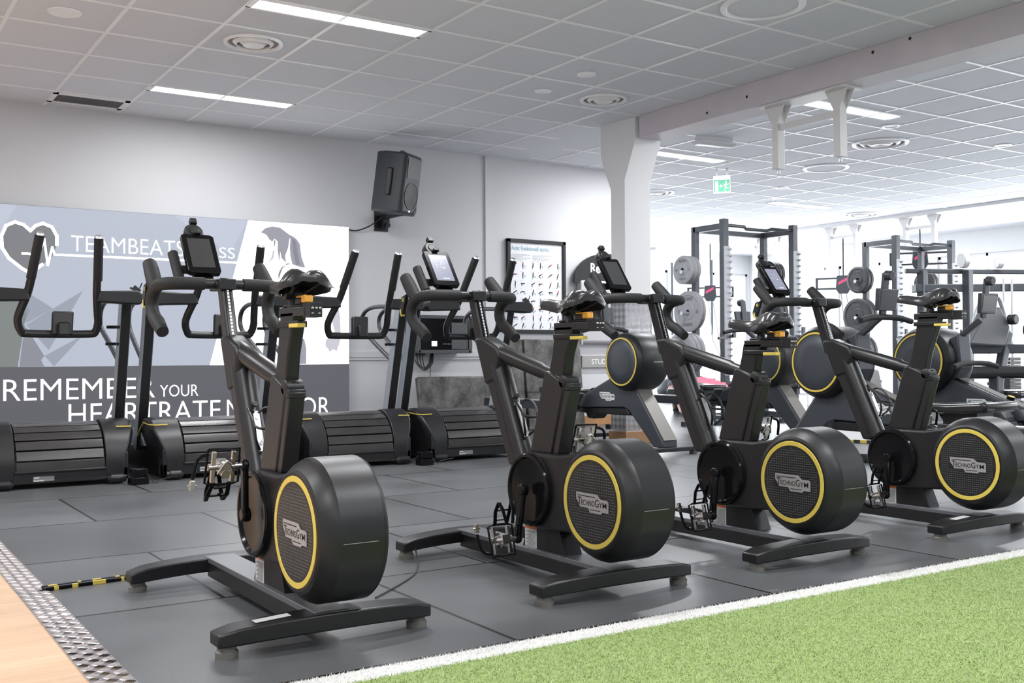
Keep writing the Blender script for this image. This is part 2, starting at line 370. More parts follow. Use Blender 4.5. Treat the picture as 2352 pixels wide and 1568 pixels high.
def diffuser(x, y, r, label, solid=False):
    t = thing('air_diffuser', label, 'air vent', (x, y, CEIL), group='round ceiling diffusers')
    if solid:
        MB().lathe([(-.001, r), (-.012, r*.99), (-.014, r*.86), (-.006, r*.82)], 48, 'z', cap=False).build('rim_ring', M_GRID, t)
        MB().lathe([(-.006, .001), (-.008, r*.84)], 48, 'z', cap=False).build('disc', M_TILE, t)
        return
    MB().lathe([(-.001, r), (-.014, r*.98), (-.016, r*.90), (-.002, r*.84)], 48, 'z', cap=False).build('outer_ring', M_GRID, t)
    MB().lathe([(-.0005, .001), (-.001, r*.9)], 32, 'z', cap=False).build('dark_throat', mat('vent_throat', (.30, .25, .24), .7), t)
    MB().lathe([(-.003, r*.70), (-.024, r*.58), (-.020, r*.56), (-.002, r*.60)], 48, 'z', cap=False).build('middle_cone', M_GRID, t)
    MB().lathe([(-.004, r*.46), (-.026, r*.34), (-.012, .001)], 48, 'z', cap=False).build('centre_cone', M_GRID, t)
diffuser(2.445, 6.96, .2, 'round ringed air diffuser between the two left strip lamps')
diffuser(5.47, 6.96, .2, 'round ringed air diffuser left of the white column')
diffuser(9.01, 6.92, .28, 'large ringed air diffuser right of the hanging posts')
diffuser(13.33, 10.6, .28, 'ringed air diffuser above the right power rack')
diffuser(9.18, 10.6, .26, 'ringed air diffuser partly hidden right behind the column')
diffuser(13.4, 14.4, .28, 'furthest ringed air diffuser seen through the left rack top')
diffuser(4.83, 4.56, .26, 'large flat round ceiling panel at top edge, before the beam', True)
diffuser(9.65, 8.16, .26, 'flat round ceiling panel below the hanging posts', True)
def spot(x, y, r, label):
    o = MB().lathe([(-.001, r), (-.008, r*.98), (-.009, r*.72), (-.004, r*.68), (-.004, .001)], 32, 'z', c=(0, 0, 0), cap=False).build('ceiling_speaker', M_GRID)
    o.location = (x, y, CEIL); tag(o, label, 'ceiling speaker', 'small round ceiling fittings')
spot(1.24, 6.965, .1, 'small round ceiling fitting at the top left corner')
spot(4.866, 6.4, .075, 'small round ceiling fitting above the left ringed diffuser near the column')
spot(4.871, 6.99, .07, 'faint small round fitting left of the ringed diffuser near the column')
spot(8.41, 6.34, .085, 'small round ceiling fitting beneath the right strip lamp end')
spot(10.18, 6.31, .085, 'small round ceiling fitting at the right edge of the photo')
spot(10.33, 9.44, .09, 'small round ceiling fitting right of the exit sign')
spot(10.98, 10.1, .09, 'small round ceiling fitting just below another, above the far strip lamp')
t = thing('ceiling_grille', 'dark slotted rectangular grille in the ceiling at the left', 'air vent', (1.84, 9.28, CEIL))
mb = MB()
for s in (-1, 1): mb.box(-.30, .30, s*.15-.02, s*.15+.02, -.008, .002); mb.box(s*.28-.02, s*.28+.02, -.17, .17, -.008, .002)
mb.build('grille_frame', M_GRID, t)
MB().box(-.26, .26, -.13, .13, -.002, .001).build('grille_backing', mat('grille_dark', (.06, .06, .065), .7), t)
mb = MB()
for i in range(34): mb.box(-.255+i*.0155, -.251+i*.0155, -.13, .13, -.006, -.001)
mb.build('grille_bar', mat('grille_slat', (.22, .22, .23), .5), t)['kind'] = 'stuff'
# emergency light and exit sign
t = thing('emergency_light', 'boxy white emergency light fixed beneath the ceiling near the column', 'emergency light', (7.35, 7.6, CEIL), -.12)
MB().prism([(-.055, -.045), (.055, -.045), (.055, 0), (-.055, 0)], 'x', -.19, .19).build('lamp_body', M_LBL, t, bevel=.003)
MB().prism([(-.09, -.062), (-.05, -.085), (.05, -.085), (.09, -.062), (.07, -.045), (-.07, -.045)], 'x', -.20, .22).build('diffuser', mat('frosted_cover', (.66, .67, .69), .3), t, bevel=.004)
t = thing('exit_sign', 'green and white running-man exit sign hanging from the ceiling', 'exit sign', (8.66, 8.83, CEIL), -.95); t.scale = (.66, .66, .8)
for s in (-.09, .09): MB().lathe([(-.11, .016), (0, .022)], 12, 'z', (s, 0, 0)).build('hanger', M_WPW, t)
MB().box(-.15, .15, -.015, .015, -.36, -.10).build('sign_body', M_WPW, t, bevel=.006)
mb = MB(); mb.box(-.14, .14, -.018, -.015, -.335, -.165)
mb.mat(1); mb.box(-.115, -.06, -.0205, -.018, -.325, -.185)
yy = -.0205
stroke(mb, [(.045, -.255), (-.03, -.255)], .009, yy); stroke(mb, [(-.01, -.235), (-.035, -.255), (-.01, -.275)], .009, yy)
mb.lathe([(yy, .001), (yy-.0002, .014)], 12, 'y', (.075, 0, -.2), cap=False)
stroke(mb, [(.075, -.22), (.07, -.265)], .022, yy); stroke(mb, [(.07, -.265), (.1, -.29), (.115, -.29)], .012, yy); stroke(mb, [(.07, -.265), (.055, -.3), (.06, -.32)], .012, yy)
stroke(mb, [(.07, -.225), (.045, -.24), (.035, -.225)], .009, yy); stroke(mb, [(.08, -.225), (.105, -.24), (.115, -.225)], .009, yy)
mb.build('sign_face', [mat('exit_green', (0, .22, .10), .5, emit=(0, .45, .25), es=.12), mat('exit_white', (.9, .9, .9), .5, emit=(1, 1, 1), es=.15)], t)

# hanging post frames (strap-training mounts)
def hang_frame(x, y, z, label, dy=.6, H=.5, rot=0):
    t = thing('suspension_mount', label, 'ceiling bracket', (x, y, z), rot, 'white hanging post frames')
    MB().box(-.11, .11, -dy/2-.12, dy/2+.12, -.012, 0).build('mounting_plate', M_WPW, t)
    for s in (-1, 1):
        y0 = s*dy/2
        p = MB(); p.box(-.04, .04, y0-.03, y0+.03, -H, -.012); p.build('post', M_WPW, t, bevel=.003)
        g = MB(); g.prism([(y0-.10, -.012), (y0+.10, -.012), (y0, -.2)], 'x', -.043, -.037); g.prism([(y0-.10, -.012), (y0+.10, -.012), (y0, -.2)], 'x', .037, .043); g.build('gusset', M_WPW, t)
        e = MB(); e.tube([(0, y0-.012, -H+.005), (0, y0-.012, -H-.035), (0, y0+.012, -H-.035), (0, y0+.012, -H+.005)], .004, 6); e.build('eye_bolt', M_SIL, t)
    MB().box(-.012, .012, -dy/2, dy/2, -.20, -.15).build('cross_bar', M_WPW, t)
    return t
hang_frame(6.25, 5.45, 2.745, 'pair of white hanging posts bolted under the timber beam')
# far beam carrying the other frames
struct(MB().box(13.85, 14.15, 3.5, 16.4, 2.90, CEIL).build('trim_4', M_WHT))
for (y, l) in ((11.5, 'white hanging frame between the two power racks'), (10.05, 'white hanging frame above the right power rack'), (13.2, 'far white hanging frame seen through the left power rack')):
    hang_frame(14.0, y, 2.90, l, dy=.5, H={11.5: .78, 10.05: .5}.get(y, 1.1))

# ================================================================== DISPLAY WALL
LX0, LX1, LY = .45, 4.305, 9.53
def E(n, c, s): return mat(n, (.02, .02, .02), .6, emit=c, es=s*.6)
t = thing('led_display', 'huge lit display wall with heart logo and white slogans behind the treadmills', 'video screen', (0, LY, 0))
MB().box(LX0, LX1, 0, .085, .18, 2.072).build('display_cabinet', M_DKG, t)
mb = MB(); yy = -.001
mats = [E('led_bluegrey', (.48, .52, .62), 1.0), E('led_band', (.105, .105, .125), 1.0), E('led_white', (1, 1, 1), 2.4), E('led_facet_green', (.20, .23, .22), 1), E('led_facet_mid', (.32, .35, .42), 1), E('led_facet_dark', (.25, .265, .31), 1),
        E('led_heart', (.20, .205, .225), 1), E('led_hair', (.34, .34, .40), 1), E('led_hair_dark', (.24, .24, .30), 1), E('led_skin', (.62, .60, .68), 1), E('led_pink', (.75, .2, .45), 1), E('led_light_facet', (.54, .58, .69), 1)]
def poly(m, pts, lay=0): mb.mat(m); y = yy-.0006*lay; mb.add([(x, y, z) for x, z in pts], [tuple(range(len(pts)))])
def rect(m, x0, x1, z0, z1, lay=0): poly(m, [(x0, z0), (x1, z0), (x1, z1), (x0, z1)], lay)
rect(0, LX0, LX1, .727, 2.07); rect(1, LX0, LX1, .19, .727)
poly(11, [(LX0, 2.07), (1.33, 2.07), (1.2, 1.83), (LX0, 1.2)], 1)
poly(3, [(LX0, 1.2), (1.2, 1.316), (1.297, 1.356), (1.426, 1.199), (1.387, 1.088), (1.336, .727), (LX0, .727)], 1)
poly(4, [(1.392, 1.358), (1.609, 1.215), (1.398, 1.088)], 1); poly(5, [(1.387, 1.075), (1.54, .817), (1.472, .729), (1.348, .729)], 1)
poly(4, [(1.844, 1.372), (1.398, 1.076), (1.575, .866)], 2); poly(4, [(1.54, .817), (1.615, .729), (1.844, .992)], 1); poly(5, [(1.443, .928), (1.54, .729), (1.40, .729)], 3)
poly(11, [(2.6, 2.07), (3.29, 2.07), (3.12, 1.75)], 1)
poly(2, [(3.292, 2.07), (LX1, 2.07), (LX1, .727), (2.931, .727)], 2)
HL = [(1.431, 1.86), (1.38, 1.906), (1.313, 1.926), (1.246, 1.891), (1.211, 1.804), (1.218, 1.706), (1.268, 1.624), (1.369, 1.542), (1.431, 1.508), (1.523, 1.583)]
HR = [(1.431, 1.86), (1.471, 1.905), (1.528, 1.928), (1.597, 1.901), (1.636, 1.828), (1.636, 1.753)]
poly(6, HL+[(1.6, 1.65)]+HR[::-1][:-1], 3)
mb.mat(2); stroke(mb, HL, .026, yy-.003); stroke(mb, HR, .026, yy-.003)
stroke(mb, [(1.369, 1.668), (1.403, 1.669), (1.496, 1.661), (1.537, 1.798), (1.565, 1.578), (1.6, 1.732), (1.618, 1.67), (3.186, 1.671)], .018, yy-.003)
def put(s, x0, x1, z0, z1, bold=0.0):
    """letters fitted between x0..x1 with cap height z0..z1"""
    c = MB(); text(c, s, Matrix(), 1, 'LEFT', bold)
    xs = [v[0] for v in c.v]; zs = [v[2] for v in c.v if True]
    kx = (x1-x0)/(max(xs)-min(xs)); kz = (z1-z0)/.70
    mb.add([(x0+(v[0]-min(xs))*kx, yy-.003, z0+v[2]*kz) for v in c.v], c.f)
mb.mat(2)
put('TEAMBEATS', 1.75, 2.70, 1.705, 1.845, -.012); put('CLA', 2.79, 2.99, 1.708, 1.808, -.01); put('SS', 3.02, 3.165, 1.708, 1.808, -.01)
put('REMEMBER', 1.228, 2.444, .447, .63, -.008); put('YOUR', 2.488, 2.827, .452, .558, -.008); put('HEARTRATE', 1.73, 3.03, .232, .415, -.008); put('MONITOR', 3.09, 4.10, .232, .415, -.008)
poly(7, [(3.413, 1.966), (3.456, 2.006), (3.525, 2.029), (3.603, 2.02), (3.663, 1.981), (3.702, 1.955), (3.692, 1.902), (3.682, 1.835), (3.652, 1.757), (3.662, 1.691), (3.613, 1.736), (3.603, 1.793), (3.593, 1.688), (3.578, 1.801), (3.578, 1.886), (3.549, 1.913), (3.524, 1.883), (3.495, 1.905), (3.466, 1.946)], 4)
poly(7, [(3.678, 1.949), (3.712, 1.955), (3.762, 1.925), (3.798, 1.879), (3.807, 1.813), (3.817, 1.746), (3.853, 1.652), (3.792, 1.659), (3.722, 1.68), (3.702, 1.76), (3.697, 1.836), (3.702, 1.921)], 5)
poly(8, [(3.72, 1.93), (3.76, 1.90), (3.775, 1.8), (3.80, 1.68), (3.76, 1.67), (3.73, 1.8)], 6)
poly(9, [(3.529, 1.808), (3.549, 1.799), (3.539, 1.733), (3.504, 1.694), (3.461, 1.656), (3.5, 1.703), (3.524, 1.761)], 4)
poly(8, [(3.541, 1.895), (3.552, 1.905), (3.556, 1.885), (3.548, 1.842), (3.54, 1.845)], 6)
poly(9, [(4.161, 1.323), (4.192, 1.295), (4.213, 1.178), (4.218, .992), (4.17, .992), (4.144, 1.08), (4.119, 1.176), (4.129, 1.254)], 4)
poly(9, [(4.17, .992), (4.218, .992), (4.202, .924), (4.175, .856), (4.14, .87), (4.097, .846), (4.085, .875), (4.061, .895), (4.071, .972)], 5)
poly(7, [(3.841, .971), (3.861, .885), (3.86, .73), (3.749, .73), (3.75, .971)], 4)
poly(8, [(3.583, 1.527), (3.583, 1.584), (3.612, 1.642), (3.672, 1.687), (3.712, 1.684), (3.652, 1.668), (3.622, 1.63), (3.592, 1.546)], 4)
mb.mat(8); stroke(mb, [(4.088, 1.487), (4.151, 1.469)], .012, yy-.003); stroke(mb, [(4.134, 1.216), (4.192, 1.275)], .012, yy-.003); stroke(mb, [(4.13, 1.19), (4.19, 1.25)], .008, yy-.003)
mb.mat(10); stroke(mb, [(4.068, .96), (4.06, .91)], .006, yy-.0038); stroke(mb, [(4.165, .865), (4.172, .86)], .01, yy-.0038)
for (x, z) in ((3.39, 1.83), (3.41, 1.81)): mb.mat(8); stroke(mb, [(x, z), (x+.012, z+.004)], .006, yy-.003)
mb.build('display_image', mats, t)

# ---- wall things
t = thing('loudspeaker', 'black two-way loudspeaker tilted down on the back wall', 'loudspeaker', (4.62, 9.14, 2.47), 0)
t.rotation_euler = Matrix(RZ(.61+0.0) @ RX(-.13)).to_euler()
t.rotation_euler = (RZ(math.radians(35)) @ RX(math.radians(8))).to_euler()
mb = MB(); mb.prism([(-.17, -.17), (.17, -.17), (.18, .05), (.12, .17), (-.12, .17), (-.18, .05)], 'z', -.29, .29)
M_SPK = mat('speaker_black', (.035, .04, .05), .5, bump=.15, bscale=300)
mb.build('cabinet', M_SPK, t, bevel=.02, seg=3)
MB().prism([(-.15, -.27), (.15, -.27), (.16, -.1), (.15, .27), (-.15, .27), (-.16, -.1)], 'y', -.185, -.16).build('baffle', M_SPK, t, bevel=.015)
MB().lathe([(-.19, .13), (-.187, .13), (-.187, .12), (-.205, .001)], 40, 'y', (0, 0, -.11), cap=False).build('woofer_grille', mat('grille_mesh', (.012, .012, .013), .5), t)
mb = MB(); mb.prism([(-.12, .05), (.12, .05), (.13, .24), (-.13, .24)], 'y', -.19, -.186); mb.build('horn', M_BLK, t)
for s in (-1, 1):
    MB().prism([(s*.08, -.265), (s*.14, -.265), (s*.14, -.20)], 'y', -.19, -.184).build('port', M_INK, t)
MB().box(-.008, .008, -.19, -.186, -.262, -.25).build('power_light', mat('led_dot', (1, 1, 1), .5, emit=(.9, .95, 1), es=4), t)
MB().box(-.196, -.172, -.06, .0, -.13, .13).build('carry_handle', M_BLK, t, bevel=.01)
for (px, py) in ((-.1, -.1), (.1, .05)): MB().box(px-.02, px+.02, py-.02, py+.02, .28, .305).build('top_foot', M_BLK, t)
t = thing('speaker_bracket', 'black wall bracket with knob carrying the loudspeaker', 'bracket', (4.70, 9.62, 2.16))
MB().box(-.075, .075, -.012, 0, -.1, .1).build('wall_plate', M_BLK, t)
mb = MB(); mb.box(-.02, .05, -.1, -.012, -.07, .06); mb.bar((0, -.08, .03), (.02, -.42, .03), .035, .035); mb.tube([(.02, -.42, .01), (.02, -.42, .1)], .022, 12); mb.build('arm', M_BLK, t, bevel=.003)
MB().lathe([(-.13, .024), (-.1, .028)], 16, 'y', (.02, 0, -.05)).build('knob', M_BLK, t)
o = MB().tube([(4.32, 9.6, 2.06), (4.42, 9.6, 2.05), (4.55, 9.58, 2.10), (4.66, 9.55, 2.18), (4.69, 9.45, 2.22)], .006, 8, smooth=6).build('speaker_cable', M_CBL)
tag(o, 'black cable drooping along the wall from bracket to the display wall', 'cable')
# poster
t = thing('framed_poster', 'black framed exercise poster headed Actic Funktionell styrka', 'poster', (6.585, 9.60, 1.56), 0)
mb = MB()
for s in (-1, 1): mb.box(s*.37-.02, s*.37+.02, -.025, .015, -.515, .515); mb.box(-.39, .39, -.025, .015, s*.495-.02, s*.495+.02)
mb.build('picture_frame', M_BLK, t, bevel=.004)
mb = MB(); mb.box(-.35, .35, -.004, .012, -.475, .475); mb.mat(1)
P_TEAL = mat('poster_teal', (.30, .50, .58), .6); P_PAPER = mat('poster_paper', (.80, .81, .84), .5); P_TXT = mat('poster_grey_text', (.45, .46, .5), .6); P_FIG = mat('poster_figure', (.05, .05, .07), .6); P_RED = mat('poster_red', (.6, .1, .1), .6)
text(mb, 'Actic Funktionell styrka', TR(-.33, -.006, .395), .064, bold=.015, wscale=.82)
text(mb, 'ACTIC', TR(.2, -.006, -.465), .045, bold=.02)
mb.mat(2)
for c in range(2):
    for r in range(6): mb.box(-.33+c*.28, -.33+c*.28+.25-.05*(r % 3), -.006, -.004, .345-r*.012, .349-r*.012)
rg = random.Random(3)
rows = [(.24, 3), (.13, 3), (.03, 3), (-.06, 3), (-.16, 3), (-.25, 3), (-.34, 3), (-.425, 3)]
for zi, (z, _) in enumerate(rows):
    for g in range(3):
        for q in range(2):
            x = -.28+g*.235+q*.1; 
            a = rg.choice([0, .5, 1.2, 1.5]); dx, dz = math.cos(a)*.022, math.sin(a)*.022
            mb.mat(3); stroke(mb, [(x-dx, z-dz), (x, z)], .012, -.0065); stroke(mb, [(x-dx, z-dz), (x-dx+rg.uniform(-.02, .02), z-dz-.022)], .007, -.0065)
            mb.mat(4 if rg.random() < .3 else 3); stroke(mb, [(x, z), (x+dx, z+dz)], .011, -.0065)
            mb.mat(1)
            if rg.random() < .5: mb.lathe([(-.0062, .006), (-.0063, .011)], 10, 'y', (x+.025, 0, z-.02), cap=False)
            mb.mat(2); mb.box(x-.03, x-.012, -.006, -.004, z+.03, z+.033)
mb.build('poster_sheet', [P_PAPER, P_TEAL, P_TXT, P_FIG, P_RED], t)
# studio sign
t = thing('studio_sign', 'grey wall sign reading STUDIO beneath the rail', 'sign', (7.45, 9.595, .73))
MB().box(-.25, .35, -.012, .02, -.068, .066).build('sign_board', mat('sign_grey', (.33, .32, .31), .5), t)
mb = MB(); text(mb, 'STUDIO', TR(-.12, -.0135, -.03), .085, bold=.015); mb.build('lettering', M_WHT, t)
# equipment rack with arched brand header
t = thing('accessory_wall_rack', 'pale wall rack with black arched Reebok header board by the column', 'rack', (7.53, 9.56, 0))
mb = MB(); A = [(.50*math.cos(a*PI/20)*.94, 1.655+.31*math.sin(a*PI/20)) for a in range(21)]; mb.prism([(.47, 1.62)]+A+[(-.47, 1.62)], 'y', -.03, .0); mb.build('header_board', M_BLK, t)
mb = MB(); text(mb, 'Reebok', TR(-.25, -.0315, 1.74), .155, bold=.03, wscale=.85); mb.build('lettering', M_WHT, t)
mb = MB(); mb.box(-.40, .31, -.045, .045, .93, 1.66); mb.build('back_panel', mat('stand_grey', (.45, .45, .46), .4), t, bevel=.04, seg=3)
mb = MB()
for s in (-1, 1): mb.tube([(s*.34-.05, -.05, .92), (s*.34-.05, -.05, 1.62)], .015, 10)
mb.build('upright', M_SIL, t)
MB().lathe([(-.055, .012), (-.05, .012)], 12, 'y', (-.10, 0, 1.54)).build('screw', M_INK, t)
mb = MB(); mb.prism([(.10, 1.0), (.28, .85), (.16, 1.28)], 'y', -.056, -.05); mb.build('triangle_mark', M_LBL, t)
# electronics cabinet
t = thing('equipment_cabinet', 'black wall-mounted electronics cabinet with glass door and cables below', 'cabinet', (5.27, 9.33, 1.02))
MB().box(-.31, .31, .02, .28, -.19, .19).build('cabinet_box', M_BLK, t, bevel=.004)
mb = MB()
for s in (-1, 1): mb.box(s*.30-.02, s*.30+.02, -.01, .02, -.19, .19); mb.box(-.3, .3, -.01, .02, s*.175-.018, s*.175+.018)
mb.build('door_frame', M_DKG, t, bevel=.003)
MB().box(-.28, .28, .0, .006, -.16, .16).build('glass_door', M_GLB, t)
mb = MB(); mb.box(-.15, -.09, -.002, 0, -.12, -.07); mb.mat(1)
for i in range(9): mb.box(-.02+i*.02, -.012+i*.02, -.002, 0, -.10, -.095)
mb.mat(2); mb.box(.15, .165, -.002, 0, -.105, -.09); mb.box(.14, .15, -.002, 0, -.15, -.142)
mb.build('indicator_light', [mat('pale_led', (1, 1, 1), .5, emit=(.75, .75, 1), es=1.4), mat('dim_led', (.5, .5, .5), .5, emit=(.5, .5, .6), es=.5), mat('red_led', (1, .05, .05), .5, emit=(1, .03, .08), es=2)], t)
MB().box(.08, .27, -.0025, -.0005, -.15, .12).build('tread_plate_strip', mat('dim_tread_plate', (.12, .125, .13), .35, metal=.8, bump=1, bscale=60), t)
for i in range(4):
    d = .03*i
    MB().tube([(-.30+d, .1, -.19), (-.31+d*1.2, .05, -.27-d), (-.22+d*.5, .04, -.36+d*.6), (-.12-d*.4, .05, -.30), (-.08-d*.3, .1, -.19)], .006, 8, smooth=6).build('cable', M_CBL, t)
MB().box(-.35, -.2, .05, .1, -.22, -.19).build('cable_plug', M_BLK, t)
MB().tube([(-.045, .2, -.19), (-.045, .25, -.55)], .004, 6).build('cable', M_CBL, t)
# leaning boards
M_SCRT = None
def scratched(name, a, b):
    m = bpy.data.materials.new(name); m.use_nodes = True; nt = m.node_tree; bs = nt.nodes['Principled BSDF']
    tc = nt.nodes.new('ShaderNodeTexCoord'); mp = nt.nodes.new('ShaderNodeMapping'); mp.inputs['Scale'].default_value = (3.2, 3.2, 2.4); nt.links.new(tc.outputs['Object'], mp.inputs[0])
    n = nt.nodes.new('ShaderNodeTexNoise'); n.inputs['Scale'].default_value = 1.6; n.inputs['Detail'].default_value = 9; n.inputs['Roughness'].default_value = .7; nt.links.new(mp.outputs[0], n.inputs['Vector'])
    cr = nt.nodes.new('ShaderNodeValToRGB'); cr.color_ramp.elements[0].position = .42; cr.color_ramp.elements[0].color = (*a, 1); cr.color_ramp.elements[1].position = .78; cr.color_ramp.elements[1].color = (*b, 1)
    nt.links.new(n.outputs['Fac'], cr.inputs[0]); nt.links.new(cr.outputs[0], bs.inputs['Base Color']); bs.inputs['Roughness'].default_value = .4
    return m
M_SCRT = scratched('scuffed_black_board', (.025, .024, .023), (.26, .245, .23))
o = MB().box(-.52, .42, -.03, .03, 0, .59).build('gym_mat_board', M_SCRT, bevel=.015); o.location = (5.55, 9.22, .02); o.rotation_euler = (-.17, .0, 0)
o.rotation_euler = (-.20, .0, 0); o.location = (5.45, 9.20, .01)
tag(o, 'scuffed grey-black board tilted against the wall under the electronics cabinet', 'board')
for i, (x0, x1, z1, y, l) in enumerate(((6.12, 6.32, .98, 9.42, 'narrow dark upright board beneath the poster left edge'), (6.33, 7.08, .98, 9.40, 'wide scuffed black upright board beneath the framed poster'))):
    o = MB().box(0, x1-x0, -.03, .03, 0, z1).build('gym_mat_board', M_SCRT, bevel=.008); o.location = (x0, y, 0); o.rotation_euler = (-.1, 0, 0); tag(o, l, 'board')
    if i: MB().box(0, x1-x0, -.034, -.03, .40, .412).build('board_joint', M_INK, o)
# ================================================================== TURF
TURF = mat('turf_backing', (.25, .34, .11), .9, vary=.3, vscale=40)
t = MB(); t.box(.75, 8.0, .9, 2.367, -.004, .004); t.mat(1); t.box(.75, 17, 2.367, 2.45, -.004, .004)
t.box(8.0, 8.001, .9, 2.367, -.004, .004)
turf = t.build('artificial_turf', [TURF, mat('turf_white_backing', (.62, .62, .60), .9)])
turf.data.materials[0]; tag(turf, 'green artificial turf with a white border line along the black mats', 'turf')
def blades(name, x0, x1, y0, y1, dens, cols, hgt, wid, seed):
    rs = np.random.RandomState(seed)
    xs = []; 
    n = int((x1-x0)*(y1-y0)*dens); x = rs.uniform(x0, x1, n); y = rs.uniform(y0, y1, n)
    keep = rs.uniform(0, 1, n) < np.clip(4.2/np.hypot(x, y), .15, 1)**1.6
    x = x[keep]; y = y[keep]; n = len(x)
    a = rs.uniform(0, 2*PI, n); b = rs.uniform(0, 2*PI, n); h = hgt*rs.uniform(.6, 1.2, n); lean = rs.uniform(.1, 1.2, n)*h
    wx, wy = np.cos(a)*wid/2, np.sin(a)*wid/2
    co = np.zeros((n, 3, 3)); co[:, 0, 0] = x-wx; co[:, 0, 1] = y-wy; co[:, 1, 0] = x+wx; co[:, 1, 1] = y+wy
    co[:, 2, 0] = x+np.cos(b)*lean; co[:, 2, 1] = y+np.sin(b)*lean; co[:, 2, 2] = h; co[:, :2, 2] = .003
    me = bpy.data.meshes.new(name); me.vertices.add(n*3); me.vertices.foreach_set('co', co.ravel()); me.loops.add(n*3); me.loops.foreach_set('vertex_index', np.arange(n*3))
    me.polygons.add(n); me.polygons.foreach_set('loop_start', np.arange(n)*3); me.polygons.foreach_set('loop_total', np.full(n, 3))
    for m in cols: me.materials.append(m)
    me.polygons.foreach_set('material_index', rs.randint(0, len(cols), n)); me.update(calc_edges=True)
    o = bpy.data.objects.new(name, me); COL.objects.link(o); o.parent = turf; o['kind'] = 'stuff'; return o
TG = [mat('turf_green_a', (.33, .44, .16), .6), mat('turf_green_b', (.40, .50, .22), .6), mat('turf_green_c', (.47, .55, .31), .6), mat('turf_green_d', (.27, .37, .12), .6)]
TW = [mat('turf_white_a', (.88, .87, .84), .7), mat('turf_white_b', (.80, .79, .77), .7)]
blades('green_fibre', .9, 6.2, 1.0, 2.375, 60000, TG, .009, .0026, 1)
blades('white_fibre', .75, 8.5, 2.36, 2.455, 60000, TW, .009, .0026, 2)

